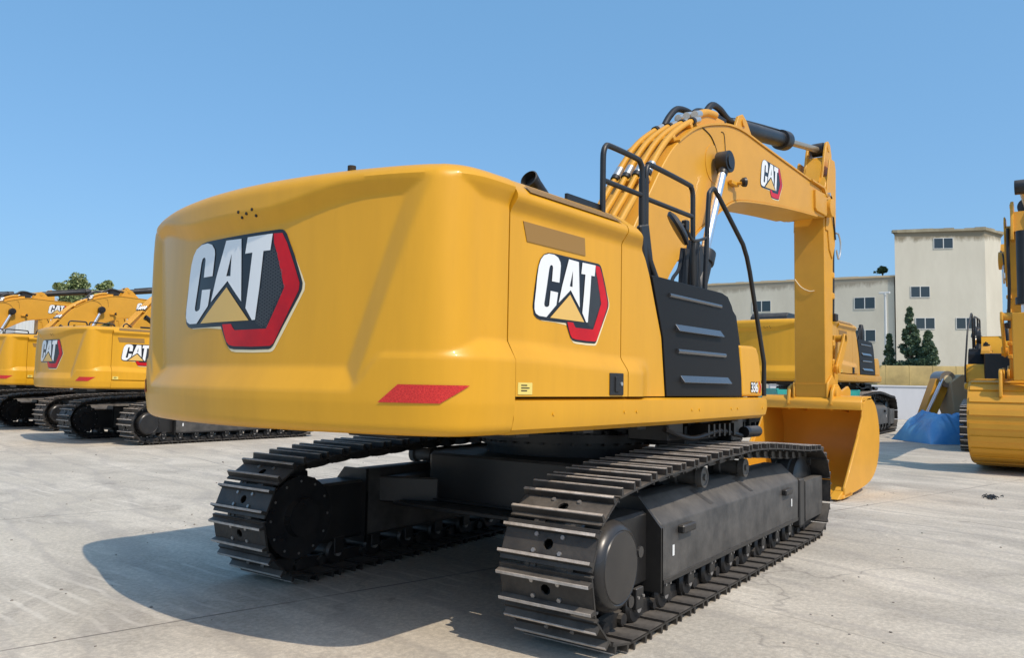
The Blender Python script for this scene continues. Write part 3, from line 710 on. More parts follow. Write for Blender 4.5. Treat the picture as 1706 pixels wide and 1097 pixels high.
    bk = mb.build('bucket', 'paint2', root, angle=35)
    for y in (-.70, -.36, -.02, .32, .66):
        mb = MB(); mb.prism([(5.32, .03), (5.40, .075), (5.62, .15), (5.74, .14), (5.74, .02), (5.5, .015)], y-.065, y+.065, bevel=.012)
        mb.prism([(5.55, .13), (5.60, .17), (5.72, .17), (5.74, .13)], y-.05, y+.05, bevel=.006)
        mb.build('tooth', 'paint2', bk)

    # ---- undercarriage (turned 4 degrees)
    TM = Matrix.Rotation(R(4.0), 4, 'Z')
    mb = MB(); mb.cyl((0, 0, 1.0), (0, 0, 1.22), .74, seg=64); mb.cyl((0, 0, 1.05), (0, 0, 1.12), .80, seg=64); mb.cyl((0, 0, .93), (0, 0, 1.02), .70, seg=48)
    for k in range(36):
        a = k*math.pi/18; mb.cyl((.77*math.cos(a), .77*math.sin(a), 1.03), (.77*math.cos(a), .77*math.sin(a), 1.145), .02, seg=6)
    mb.build('turntable', 'black', root)
    mb = MB()
    mb.prism([(-1.0, -.72), (-1.0, .72), (-.55, 1.05), (.55, 1.05), (1.0, .72), (1.0, -.72), (.55, -1.05), (-.55, -1.05)], .52, .93, axis='z', bevel=.02)
    for sx in (-1, 1):
        for sy in (-1, 1):
            mb.prism([(sx*.35, sy*.6), (sx*1.0, sy*.62), (sx*1.25, sy*1.18), (sx*.55, sy*1.18)], .50, .72, axis='z', bevel=.015)
    mb.box(-1.02, -1.0, -.72, .72, .54, .555); mb.box(-1.25, -1.02, -.9, .9, .50, .53, .005)
    mb.build('carbody', 'black', root, mtx=TM)
    for (bx, by, bz) in ((-1.2, .95, .55), (-1.22, .7, .53)):
        pass
    # track path (pitch line)
    Rp = .379; xr, xf, zc = -2.026, 2.336, .474
    path = []
    for k in range(60): path.append((xr+(xf-xr)*k/60, .095))
    for k in range(30): a = -math.pi/2+math.pi*k/30; path.append((xf+Rp*math.cos(a), zc+Rp*math.sin(a)))
    path += [p for p in cat2([(2.336, .853), (1.9, .868), (1.5, .897), (.85, .945), (.27, .968), (-.1, .958), (-.56, .952), (-1.08, .922), (-1.5, .908), (-1.75, .882), (-2.026, .853)], 8)]
    for k in range(1, 30): a = math.pi/2+math.pi*k/30; path.append((xr+Rp*math.cos(a), zc+Rp*math.sin(a)))
    P = [Vector(p) for p in path]; P.append(P[0]); L = [0]
    for a, b2 in zip(P, P[1:]): L.append(L[-1]+(b2-a).length)
    NS = 49
    def at(s):
        s %= L[-1]
        for i in range(1, len(L)):
            if L[i] >= s: return P[i-1].lerp(P[i], (s-L[i-1])/max(1e-9, L[i]-L[i-1]))
    ph = .055
    joints = [at(L[-1]*(i+ph*4)/NS) for i in range(NS)]
    # the shoe: plate with a mud hole, two grousers, bolts
    mb = MB(); pw, hl = .30, .109
    n0 = .040; n1 = .052
    oct_ = [(.032*math.cos(a), .032*math.sin(a)) for a in [math.pi/8+math.pi/4*k for k in range(8)]]
    def ringcorner(h):
        out = []
        for k in range(8):
            a = math.pi/8+math.pi/4*k; c, s_ = math.cos(a), math.sin(a)
            m = max(abs(c)/.10, abs(s_)/hl*1.0); out.append((c/m, s_/m, h))
        return out
    # coordinates: x = tangent, y = width, z = outward
    def V3(y, x, z): return (x, y, z)
    b = bmesh.new()
    for h, flip in ((n1, False), (n0, True)):
        inn = [b.verts.new(V3(o[0], o[1], h)) for o in oct_]
        sq = [(.10, .045), (.045, hl), (-.045, hl), (-.10, .045), (-.10, -.045), (-.045, -hl), (.045, -hl), (.10, -.045)]
        out = [b.verts.new(V3(q[0], q[1], h)) for q in sq]
        for k in range(8): b.faces.new((inn[k], inn[(k+1) % 8], out[(k+1) % 8], out[k]))
        for sgn in (1, -1):
            c1 = b.verts.new(V3(sgn*.10, hl, h)); c2 = b.verts.new(V3(sgn*.10, -hl, h))
            e1 = b.verts.new(V3(sgn*pw, hl, h)); e2 = b.verts.new(V3(sgn*pw, -hl, h))
            o1, o2 = (out[1], out[0]) if sgn > 0 else (out[2], out[3])
            o3, o4 = (out[6], out[7]) if sgn > 0 else (out[5], out[4])
            b.faces.new((o1, o2, c1)); b.faces.new((o3, o4, c2)); b.faces.new((o2, o4, c2, c1)) ; b.faces.new((c1, e1, e2, c2))
        if h == n1: innt, tope = inn, None
        else:
            for k in range(8): b.faces.new((inn[k], inn[(k+1) % 8], innt[(k+1) % 8], innt[k]))
    mb.merge(b)
    # edges of the plate, bent lips
    mb.box(-hl-.006, -hl+.004, -pw, pw, n0-.014, n1); mb.box(hl-.004, hl+.004, -pw, pw, n0, n1-.001)
    for s in (-1, 1): mb.box(-hl, hl, s*(pw-.003)-.003, s*(pw-.003)+.003, n0, n1)
    for g in (-.076, .076):
        mb.mi = 0; mb.prism([(g-.014, n1-.001), (g-.0085, .0935), (g+.0085, .0935), (g+.014, n1-.001)], -pw, pw)
        mb.mi = 1; mb.prism([(g-.0092, .0905), (g-.0075, .0960), (g+.0075, .0960), (g+.0092, .0905)], -pw+.002, pw-.002)
    mb.mi = 2
    for by in (-.085, .085):
        for bx in (-.045, .045): mb.cyl((bx, by, n1), (bx, by, n1+.010), .0135, seg=6)
    shoe_me = mb.build('track_shoe', ['shoe', 'worn', 'bolt'], None, angle=25); shoe0 = shoe_me.data; bpy.data.objects.remove(shoe_me)
    for sg in (-1, 1):
        yc = sg*1.295; TS = TM@Matrix.Translation((.085 if sg < 0 else 0, 0, 0))
        mb = MB()
        for i in range(NS):
            a, c = joints[i], joints[(i+1) % NS]; d = (c-a).normalized(); n = Vector((d.y, -d.x)); mid = (a+c)/2
            m = Matrix(((d.x, 0, n.x, mid.x), (0, 1, 0, yc), (d.y, 0, n.y, mid.y), (0, 0, 0, 1)))
            h = (c-a).length/2
            for off in (-.085, .085):
                mb.prism([(-h-.03, -.035), (-h*.4, -.048), (h*.4, -.048), (h+.03, -.035), (h+.035, .02), (h*.7, .051), (-h*.7, .051), (-h-.035, .02)], off-.02, off+.02, mtx=m)
            mb.cyl(m@Vector((h, -.125, 0)), m@Vector((h, .125, 0)), .026, seg=10)
            mb.cyl(m@Vector((h, -.135, 0)), m@Vector((h, -.105, 0)), .04, seg=10); mb.cyl(m@Vector((h, .105, 0)), m@Vector((h, .135, 0)), .04, seg=10)
        tr = mb.build('track', 'shoe', root, angle=30, mtx=TS)
        for i in range(NS):
            a, c = joints[i], joints[(i+1) % NS]; d = (c-a).normalized(); n = Vector((d.y, -d.x)); mid = (a+c)/2
            o = bpy.data.objects.new('track_shoe', shoe0); COL.objects.link(o); o.parent = tr
            o.matrix_local = Matrix(((d.x, 0, n.x, mid.x), (0, 1, 0, yc), (d.y, 0, n.y, mid.y), (0, 0, 0, 1)))
        # frame
        mb = MB(); Y = lambda v: sg*v
        sec = [(Y(1.495), .25), (Y(1.50), .62), (Y(1.33), .775), (Y(1.16), .775), (Y(1.09), .70), (Y(1.09), .25)]
        if sg > 0: sec = sec[::-1]
        mb.prism(sec, -1.36, 1.86, axis='x', bevel=.008)
        mb.mi = 1
        mb.box(-1.375, -1.355, *sorted((Y(1.08), Y(1.507))), .19, .60); mb.prism([(Y(1.507), .60), (Y(1.507), .19), (Y(1.08), .19), (Y(1.08), .79), (Y(1.34), .79)], -1.385, -1.358, axis='x')
        mb.box(-1.97, -1.36, *sorted((Y(1.12), Y(1.40))), .24, .70, .02)
        mb.box(1.86, 2.02, *sorted((Y(1.10), Y(1.515))), .17, .63, .01)
        mb.mi = 0
        mb.box(2.03, 2.70, *sorted((Y(1.42), Y(1.525))), .20, .60, .018, seg=2)
        mb.mi = 1
        mb.prism([(1.95, .20), (2.10, .12), (2.5, .12), (2.6, .2)], Y(1.10), Y(1.45))
        mb.box(-1.33, 1.84, *sorted((Y(1.10), Y(1.5035))), .235, .262)
        for x in (-1.10, 1.30): mb.box(x, x+.22, *sorted((Y(1.495), Y(1.545))), .53, .585, .01)
        mb.mi = 1
        for x in (-.55, .38):
            zz = lambda y: .62+(1.50-y)*.9118+.003
            q = [(x, 1.355), (x+.075, 1.355), (x+.19, 1.475), (x+.115, 1.475)]
            n0 = len(mb.bm.faces); mb.bm.faces.new([mb.bm.verts.new((a, Y(b2), zz(b2))) for a, b2 in q]); mb._tag(n0)
        mb.mi = 2
        for x in (-1.19, 1.60): mb.box(x, x+.028, *sorted((Y(1.4995), Y(1.503))), .395, .465)
        fr = mb.build('track_frame', ['dusty', 'black', 'white'], root, mtx=TS)
        # final drive cover
        mb = MB(); mb.lathe([(-.34, .10), (-.30, .30), (-.16, .30), (-.14, .265), (-.05, .262), (-.02, .256), (.005, .244), (.022, .228), (.03, .212), (.026, .205), (.032, .20), (.034, .02)], (xr, Y(1.52), zc), (0, sg, 0), 56)
        for a in (12, -62):
            cx, cz = xr+.245*math.cos(R(a)), zc+.245*math.sin(R(a)); mb.lathe([(0, .016), (0, .034), (.014, .034), (.014, .016)], (cx, Y(1.545), cz), (0, sg, 0), 20)
        mb.mi = 1
        for k in range(14): a = k*math.pi/7; mb.cyl((xr+.31*math.cos(a), Y(1.34), zc+.31*math.sin(a)), (xr+.31*math.cos(a), Y(1.36), zc+.31*math.sin(a)), .014, seg=6)
        for k in range(12): a = k*math.pi/6; mb.cyl((xr+.27*math.cos(a), Y(1.14), zc+.27*math.sin(a)), (xr+.27*math.cos(a), Y(1.115), zc+.27*math.sin(a)), .010, seg=6)
        mb.mi = 0; mb.lathe([(0, .31), (-.03, .31), (-.035, .15), (-.09, .14), (-.09, .02)], (xr, Y(1.15), zc), (0, sg, 0), 40)
        mb.build('final_drive', ['gloss_black', 'bolt'], fr)
        # sprocket
        mb = MB(); pr = []
        nT = 18
        for k in range(nT*4):
            a = 2*math.pi*k/(nT*4); rr = .372 if k % 4 in (0, 1) else .335; pr.append((xr+rr*math.cos(a), zc+rr*math.sin(a)))
        mb.prism(pr, Y(1.27), Y(1.32)); mb.build('sprocket', 'black', fr)
        mb = MB(); mb.lathe([(-.12, .10), (-.12, .30), (-.10, .335), (-.05, .335), (-.04, .36), (.04, .36), (.05, .335), (.10, .335), (.12, .30), (.12, .10)], (xf, yc, zc), (0, 1, 0), 48)
        mb.build('idler', 'black', fr)
        for k in range(9):
            x = -1.62+k*.41; mb = MB(); mb.lathe([(-.15, .05), (-.15, .085), (-.13, .10), (-.11, .10), (-.10, .082), (.10, .082), (.11, .10), (.13, .10), (.15, .085), (.15, .05)], (x, yc, .145), (0, 1, 0), 24)
            mb.mi = 1; mb.cyl((x, yc-.175, .145), (x, yc+.175, .145), .03, seg=12)
            mb.mi = 0; mb.box(x-.05, x+.05, yc-.18, yc-.15, .14, .27, .005); mb.box(x-.05, x+.05, yc+.15, yc+.18, .14, .27, .005)
            mb.mi = 1
            for dx in (-.035, .035): mb.cyl((x+dx, yc+sg*.19, .215), (x+dx, yc+sg*.17, .215), .010, seg=6)
            mb.build('track_roller', ['black', 'bolt'], fr)
        for x in (-.42, .52):
            mb = MB(); mb.lathe([(-.13, .05), (-.13, .078), (-.08, .078), (-.07, .06), (.07, .06), (.08, .078), (.13, .078), (.132, .06), (.126, .055), (.126, .025), (.14, .024), (.14, .005)] if sg < 0 else [(-.14, .005), (-.13, .078), (-.08, .078), (-.07, .06), (.07, .06), (.08, .078), (.13, .078), (.13, .05)], (x, yc, .838), (0, sg if sg < 0 else 1, 0), 28)
            mb.box(x-.04, x+.04, Y(1.10), Y(1.16), .74, .86) if sg > 0 else mb.box(x-.04, x+.04, -1.16, -1.10, .74, .86)
            mb.build('carrier_roller', 'dusty', fr)
    return root

M['worn_rod'] = mat('tan_rod', (.45, .36, .24), .3, metal=.6)
def children(o): return [c for c in bpy.data.objects if c.parent == o]
KIDS = {}
def index():
    KIDS.clear()
    for o in COL.objects:
        if o.parent: KIDS.setdefault(o.parent.name, []).append(o)
def copy_tree(o, parent=None, skip=()):
    c = o.copy(); COL.objects.link(c); c.parent = parent
    for ch in KIDS.get(o.name, []):
        if ch.name.split('.')[0] in skip: continue
        copy_tree(ch, c, skip)
    return c

exc = make_excavator()
tag(exc, 'large yellow crawler excavator filling the foreground, seen from its right rear corner', 'excavator', 'excavators parked on the yard')
index()

def place(x, y, rz, label, skip=(), sc=1):
    c = copy_tree(exc, None, skip); c.scale = (sc, sc, sc); c.location = (x, y, 0); c.rotation_euler = (0, 0, rz); c['label'] = label; return c
ROW = [(4.65, 15.0, 'nearest excavator of the left row, with decals on its rear and side'),
       (5.0, 20.8, 'excavator body cut off by the left edge of the photo'),
       (5.0, 27.3, 'excavator whose decal boom overlaps the nearest body of the left row'),
       (3.4, 31.6, 'excavator whose boom rises above the body cut off at the left edge'),
       (1.9, 36.0, 'farthest excavator of the left row, only stick cylinder and tip showing')]
for x, y, lb in ROW: place(x, y, R(random.uniform(-.3, .3)), lb)
place(22.96, 5.42, 0, 'larger yellow excavator without decals standing behind the vertical stick and bucket',
      skip=('emblem', 'boom', 'boom_cylinder', 'stick', 'stick_cylinder', 'bucket', 'bucket_cylinder', 'bucket_link', 'mirror', 'hand_rail', 'guard_rail', 'exhaust_pipe', 'number', 'number_accent'), sc=1.42)
BIG = place(20.80, -1.85, R(183), 'yellow excavator at the right edge facing the camera with its bucket curled in front', sc=1.25)
FT = Matrix.Translation((.4, 0, 1.7)); PZ = Matrix.Translation((0, 0, 1.42))
for ch in [o for o in COL.objects if o.parent == BIG]:
    k = ch.name.split('.')[0]
    if k in ('boom', 'boom_cylinder', 'stick_cylinder'): ch.matrix_local = FT@Matrix.Rotation(R(9.3), 4, 'Y')@FT.inverted()@ch.matrix_local
    elif k in ('stick', 'bucket_cylinder'): ch.matrix_local = Matrix.Translation((.28, 0, 0))@PZ@Matrix.Diagonal((1, 1, .66, 1))@PZ.inverted()@ch.matrix_local
    elif k in ('bucket', 'bucket_link'): ch.matrix_local = Matrix.Translation((.28, 0, 0))@ch.matrix_local

# ------------------------------------------------------------------ ground
def ground_mat():
    m = bpy.data.materials.new('concrete_yard'); m.use_nodes = True; t = m.node_tree; p = t.nodes['Principled BSDF']
    p.inputs['Roughness'].default_value = .85; p.inputs['Specular IOR Level'].default_value = .25
    tc = t.nodes.new('ShaderNodeTexCoord'); L = t.links.new
    def N(scale, det=6, rough=.6, dist=0, vec=None):
        n = t.nodes.new('ShaderNodeTexNoise'); n.inputs['Scale'].default_value = scale; n.inputs['Detail'].default_value = det
        n.inputs['Roughness'].default_value = rough; n.inputs['Distortion'].default_value = dist; L(vec or tc.outputs['Object'], n.inputs['Vector']); return n.outputs[0]
    def ramp(src, p0, p1, c0, c1):
        r = t.nodes.new('ShaderNodeValToRGB'); e = r.color_ramp.elements; e[0].position = p0; e[1].position = p1; e[0].color = c0; e[1].color = c1; L(src, r.inputs[0]); return r.outputs[0]
    def mix(fac, a, b, mode='MIX'):
        x = t.nodes.new('ShaderNodeMix'); x.data_type = 'RGBA'; x.blend_type = mode
        if isinstance(fac, float): x.inputs[0].default_value = fac
        else: L(fac, x.inputs[0])
        for s, v in ((6, a), (7, b)):
            if isinstance(v, tuple): x.inputs[s].default_value = v
            else: L(v, x.inputs[s])
        return x.outputs[2]
    mp = t.nodes.new('ShaderNodeMapping'); mp.inputs['Rotation'].default_value = (0, 0, R(35)); mp.inputs['Scale'].default_value = (1, .35, 1); L(tc.outputs['Object'], mp.inputs[0])
    base = ramp(N(.35, 8, .62), .35, .65, (.62, .555, .45, 1), (.47, .425, .355, 1))
    st = ramp(N(1.1, 9, .68, .6, mp.outputs[0]), .47, .66, (0, 0, 0, 1), (1, 1, 1, 1))
    c = mix(st, base, (.71, .64, .53, 1))
    dk = ramp(N(.8, 10, .72, 1.2), .53, .70, (0, 0, 0, 1), (.75, .75, .75, 1))
    c = mix(dk, c, (.36, .32, .27, 1))
    sp = ramp(N(28, 5, .75), .42, .62, (.82, .82, .82, 1), (1.08, 1.08, 1.08, 1))
    c = mix(1.0, c, sp, 'MULTIPLY')
    fine = ramp(N(160, 3, .8), .35, .62, (.86, .86, .86, 1), (1.06, 1.06, 1.06, 1)); c = mix(1.0, c, fine, 'MULTIPLY')
    # tyre and crawler scuffs: stretched waves, only in places
    wv = t.nodes.new('ShaderNodeTexWave'); wv.inputs['Scale'].default_value = .55; wv.inputs['Distortion'].default_value = 9; wv.inputs['Detail'].default_value = 5; wv.inputs['Detail Scale'].default_value = 1.5; L(mp.outputs[0], wv.inputs['Vector'])
    wr = ramp(wv.outputs['Fac'], .86, .99, (0, 0, 0, 1), (.28, .28, .28, 1))
    c = mix(wr, c, (.33, .30, .27, 1))
    # oil and grease spots
    vs = t.nodes.new('ShaderNodeTexVoronoi'); vs.inputs['Scale'].default_value = .9; L(tc.outputs['Object'], vs.inputs['Vector'])
    sp0 = t.nodes.new('ShaderNodeMath'); sp0.operation = 'ADD'; L(vs.outputs['Distance'], sp0.inputs[0]); sm = t.nodes.new('ShaderNodeMath'); sm.operation = 'MULTIPLY'; sm.inputs[1].default_value = .22; L(N(7, 5, .7), sm.inputs[0]); L(sm.outputs[0], sp0.inputs[1])
    c = mix(ramp(sp0.outputs[0], .13, .175, (.42, .42, .42, 1), (0, 0, 0, 1)), c, (.20, .175, .145, 1))
    # crawler scrapes: short parallel dashes in patches
    w2 = t.nodes.new('ShaderNodeTexWave'); w2.inputs['Scale'].default_value = 1.9; w2.inputs['Distortion'].default_value = 3; w2.inputs['Detail'].default_value = 4; L(tc.outputs['Object'], w2.inputs['Vector'])
    s2 = t.nodes.new('ShaderNodeMath'); s2.operation = 'MULTIPLY'; L(ramp(w2.outputs['Fac'], .80, .97, (0, 0, 0, 1), (1, 1, 1, 1)), s2.inputs[0]); L(ramp(N(.55, 4, .6, .8), .55, .66, (0, 0, 0, 1), (.55, .55, .55, 1)), s2.inputs[1])
    c = mix(s2.outputs[0], c, (.74, .68, .58, 1))
    # joints
    mj = t.nodes.new('ShaderNodeMapping'); mj.inputs['Rotation'].default_value = (0, 0, R(12)); L(tc.outputs['Object'], mj.inputs[0])
    # wobble the joints a little
    br = t.nodes.new('ShaderNodeTexBrick'); br.inputs['Scale'].default_value = 1; br.inputs['Brick Width'].default_value = 5.2; br.inputs['Row Height'].default_value = 4.6
    br.inputs['Mortar Size'].default_value = .012; br.inputs['Mortar Smooth'].default_value = .3; br.offset = .0
    L(mj.outputs[0], br.inputs['Vector'])
    jn = t.nodes.new('ShaderNodeMath'); jn.operation = 'MULTIPLY'; L(br.outputs['Fac'], jn.inputs[0]); L(ramp(N(.6, 3), .4, .6, (.3, .3, .3, 1), (.9, .9, .9, 1)), jn.inputs[1])
    c = mix(jn.outputs[0], c, (.17, .15, .13, 1))
    # cracks
    vo = t.nodes.new('ShaderNodeTexVoronoi'); vo.feature = 'DISTANCE_TO_EDGE'; vo.inputs['Scale'].default_value = .22
    nv = t.nodes.new('ShaderNodeTexNoise'); nv.inputs['Scale'].default_value = 1.3; nv.inputs['Detail'].default_value = 6; L(tc.outputs['Object'], nv.inputs['Vector'])
    va = t.nodes.new('ShaderNodeVectorMath'); va.operation = 'MULTIPLY_ADD'; va.inputs[1].default_value = (1.4, 1.4, 1.4); L(nv.outputs['Color'], va.inputs[0]); L(tc.outputs['Object'], va.inputs[2]); L(va.outputs[0], vo.inputs['Vector'])
    ck = ramp(vo.outputs['Distance'], .0, .006, (.8, .8, .8, 1), (0, 0, 0, 1))
    cm = t.nodes.new('ShaderNodeMath'); cm.operation = 'MULTIPLY'; L(ck, cm.inputs[0]); L(ramp(N(.25, 2), .5, .6, (0, 0, 0, 1), (.7, .7, .7, 1)), cm.inputs[1])
    c = mix(cm.outputs[0], c, (.2, .18, .16, 1))
    L(c, p.inputs['Base Color'])
    b = t.nodes.new('ShaderNodeBump'); b.inputs['Strength'].default_value = .35; b.inputs['Distance'].default_value = .02
    ad = t.nodes.new('ShaderNodeMath'); ad.operation = 'ADD'; L(N(9, 8, .75), ad.inputs[0]); L(N(70, 4, .8), ad.inputs[1]); L(ad.outputs[0], b.inputs['Height']); L(b.outputs[0], p.inputs['Normal'])
    return m
mb = MB(); mb.grid([[(x, y, 0) for x in (-900, -60, -20, 0, 20, 60, 200, 1200)] for y in (-900, -100, -20, 0, 20, 100, 1200)])
g = mb.build('ground', ground_mat(), smooth=False); tag(g, kind='structure')

# ------------------------------------------------------------------ background
def wall_mat(name, a, b, rough=.85, stain=(.2, .18, .14), zst=None):
    m = bpy.data.materials.new(name); m.use_nodes = True; t = m.node_tree; p = t.nodes['Principled BSDF']; L = t.links.new
    p.inputs['Roughness'].default_value = rough; tc = t.nodes.new('ShaderNodeTexCoord')
    mp = t.nodes.new('ShaderNodeMapping'); mp.inputs['Scale'].default_value = (1, 1, .35); L(tc.outputs['Object'], mp.inputs[0])
    n = t.nodes.new('ShaderNodeTexNoise'); n.inputs['Scale'].default_value = .35; n.inputs['Detail'].default_value = 9; n.inputs['Roughness'].default_value = .7; L(mp.outputs[0], n.inputs['Vector'])
    r = t.nodes.new('ShaderNodeValToRGB'); r.color_ramp.elements[0].position = .35; r.color_ramp.elements[1].position = .7
    r.color_ramp.elements[0].color = (*a, 1); r.color_ramp.elements[1].color = (*b, 1); L(n.outputs[0], r.inputs[0]); out = r.outputs[0]
    if zst:
        # weathered band below the roof edge, with a ragged lower boundary
        sx = t.nodes.new('ShaderNodeSeparateXYZ'); L(tc.outputs['Object'], sx.inputs[0])
        n2 = t.nodes.new('ShaderNodeTexNoise'); n2.inputs['Scale'].default_value = .6; n2.inputs['Detail'].default_value = 8; n2.inputs['Roughness'].default_value = .75; L(mp.outputs[0], n2.inputs['Vector'])
        ma = t.nodes.new('ShaderNodeMath'); ma.operation = 'MULTIPLY_ADD'; ma.inputs[1].default_value = zst[1]; L(n2.outputs[0], ma.inputs[0]); L(sx.outputs['Z'], ma.inputs[2])
        mr = t.nodes.new('ShaderNodeMapRange'); mr.inputs['From Min'].default_value = zst[0]; mr.inputs['From Max'].default_value = zst[0]+.5; L(ma.outputs[0], mr.inputs['Value'])
        mx = t.nodes.new('ShaderNodeMix'); mx.data_type = 'RGBA'; L(mr.outputs[0], mx.inputs[0]); L(out, mx.inputs[6]); mx.inputs[7].default_value = (*stain, 1); out = mx.outputs[2]
    L(out, p.inputs['Base Color']); return m
M['wingwall'] = wall_mat('cream_wall', (.60, .56, .45), (.51, .47, .37), zst=(13.5, 2.6), stain=(.30, .265, .20))
M['towerwall'] = wall_mat('tower_wall', (.62, .58, .47), (.53, .49, .39), zst=(18.0, 2.6), stain=(.24, .205, .14))
M['coping'] = wall_mat('coping', (.55, .42, .26), (.42, .36, .24))
M['frame_w'] = mat('white_frame', (.62, .62, .58), .5)
M['oldcoping'] = wall_mat('old_coping', (.20, .17, .11), (.40, .36, .25))
M['greywall'] = wall_mat('grey_wall', (.55, .56, .58), (.45, .46, .48))

def building(name, plan, z1, cop, wm, wins, label, cat, ragged=.0):
    """plan: corners (first two = front wall, seen from the yard); wins: (distance along the front, z, width, height)"""
    P = [Vector(p) for p in plan]; p0 = P[0]; d = P[1]-P[0]; a = math.atan2(d.y, d.x); rot = Matrix.Rotation(-a, 2)
    L = [rot@(p-p0) for p in P]
    root = empty(name, (p0.x, p0.y, 0), a)
    mb = MB(); mb.prism([(q.x, q.y) for q in L], 0, z1, axis='z'); mb.build('wall', wm, root, smooth=False)
    c = sum(L, Vector((0, 0)))/len(L); O = [c+(q-c)*(1+.28/(q-c).length) for q in L]
    b = MB(); rnd = random.Random(5)
    # crumbling roof edge: short lengths of slightly different height
    for k in range(len(O)):
        A, B = O[k], O[(k+1) % len(O)]; n = max(1, int((B-A).length/.9)); dr = (B-A).normalized(); nn = Vector((-dr.y, dr.x))
        if (c-A).dot(nn) < 0: nn = -nn
        for q in range(n):
            s0, s1 = A+(B-A)*q/n, A+(B-A)*(q+1)/n; h = z1+cop+rnd.uniform(-ragged, ragged)
            b.prism([tuple(s0), tuple(s1), tuple(s1+nn*.45), tuple(s0+nn*.45)], z1-.05, h, axis='z')
    b.build('parapet', 'oldcoping' if z1 > 15 else 'coping', root, smooth=False)
    for (s, z, ww, hh) in wins:
        mb = MB(); e = .05
        for q in ((s-ww/2-e, s+ww/2+e, z-hh/2-e, z-hh/2), (s-ww/2-e, s+ww/2+e, z+hh/2, z+hh/2+e), (s-ww/2-e, s-ww/2, z-hh/2, z+hh/2), (s+ww/2, s+ww/2+e, z-hh/2, z+hh/2), (s-.04, s+.04, z-hh/2, z+hh/2)):
            mb.box(q[0], q[1], -.07, .02, q[2], q[3])
        fo = mb.build('window', 'frame_w', root, smooth=False)
        mb = MB(); mb.box(s-ww/2, s+ww/2, -.03, .01, z-hh/2, z+hh/2); mb.build('pane', 'glass', fo, smooth=False)
    tag(root, label, cat); return root
building('building_wing', [(73.6, 55.2), (80.4, 15.7), (92, 17.7), (85.4, 57.2)], 13.25, .16, 'wingwall',
    [(s, z, 1.9, 1.15) for z in (10.6, 7.2, 3.8) for s in (17.9, 26.9, 32.4, 37.3)], 'long low cream building with stained wall top and small windows behind the excavators', 'building', .03)
building('building_tower', [(80.13, 15.54), (83.6, 8.06), (86.96, 7.09), (97, 9.5), (93.0, 17.0)], 17.75, .22, 'towerwall',
    [(4.5, 16.5, 1.7, 1.0), (2.3, 11.6, 1.7, 1.05), (2.7, 8.4, 1.7, 1.05), (6.4, 8.4, 1.7, 1.05), (2.7, 5.0, 1.7, 1.0)], 'tall square cream tower block with a weathered roof edge at the right', 'building', .07)

# ------------------------------------------------------------------ trees
M['leaf'] = mat('leaf_light', (.24, .30, .11), .6, var=.4, vscale=1.5, base2=(.33, .36, .16))
M['leaf2'] = mat('leaf_dark', (.12, .17, .06), .6, var=.4, vscale=2, base2=(.05, .08, .03))
M['cypress'] = mat('cypress_leaf', (.075, .125, .08), .7, var=.4, vscale=2, base2=(.11, .165, .09))
M['bark'] = mat('bark', (.12, .09, .06), .9, bump=.4, bscale=8)
def leaves(mb, centers, n, size, rnd, up=.3):
    bm = mb.bm
    for _ in range(n):
        c, rad = rnd.choice(centers)
        v = Vector((rnd.gauss(0, 1), rnd.gauss(0, 1), rnd.gauss(0, 1))).normalized()*rad*(rnd.random()**.4)
        p = c+Vector((v.x, v.y, v.z*.8)); s = size*rnd.uniform(.5, 1.3)
        a = Vector((rnd.gauss(0, 1), rnd.gauss(0, 1), rnd.gauss(0, .7))).normalized(); b = a.cross(Vector((rnd.gauss(0, 1), rnd.gauss(0, 1), rnd.gauss(0, 1)))).normalized()
        f = bm.faces.new([bm.verts.new(p+a*s), bm.verts.new(p+b*s*.55), bm.verts.new(p-a*s), bm.verts.new(p-b*s*.55)])
        f.material_index = 0 if rnd.random() < .7 else 1
def tree(loc, h, rad, label, seed, leafm=('leaf', 'leaf2'), n=9000, size=.16):
    rnd = random.Random(seed); root = empty('tree', loc)
    mb = MB(); cen = []
    mb.tube([(0, 0, 0), (.1, 0, h*.3), (0, .1, h*.55)], [.03*h]*20 if False else .028*h, 10)
    for k in range(17):
        a = rnd.uniform(0, 6.28); rr = rad*rnd.uniform(.15, .75); z = h*rnd.uniform(.60, .93)
        e = Vector((rr*math.cos(a), rr*math.sin(a), z)); mb.tube([(0, 0, h*rnd.uniform(.25, .5)), e*.6+Vector((0, 0, h*.22)), e], .008*h, 6)
        cen.append((e, rad*rnd.uniform(.26, .44)))
        for q in range(3): cen.append((e+Vector((rnd.gauss(0, 1), rnd.gauss(0, 1), rnd.gauss(0, .6)))*rad*.20, rad*rnd.uniform(.14, .26)))
    mb.build('trunk', 'bark', root)
    mb = MB(); leaves(mb, cen, n, size, rnd); mb.build('crown', list(leafm), root, smooth=False)
    tag(root, label, 'tree'); return root
def cypress(loc, h, rad, label, seed):
    rnd = random.Random(seed); root = empty('cypress_tree', loc)
    mb = MB(); mb.tube([(0, 0, 0), (0, 0, h*.5), (0, 0, h*.92)], .014*h, 8); mb.build('trunk', 'bark', root)
    mb = MB(); cen = []
    for k in range(110):
        t = rnd.random()**.8; z = h*(.04+.94*t); r_ = rad*(1-t)**.85*(.55+.45*rnd.random()); a = rnd.uniform(0, 6.28)
        cen.append((Vector((r_*.75*math.cos(a), r_*.75*math.sin(a), z)), max(.12, rad*.34*(1-t*.75))))
    leaves(mb, cen, 26000, .09, rnd); mb.build('crown', ['cypress', 'leaf2'], root, smooth=False)
    tag(root, label, 'tree', 'cypress trees in front of the tower'); return root
tree((20.1, 59, 0), 8.9, 2.5, 'round light green tree rising behind the excavator booms at the left', 11, n=22000, size=.13)
tree((9.5, 59, 0), 7.6, 1.7, 'small tree crown at the very left edge of the frame', 12, n=7000, size=.13)
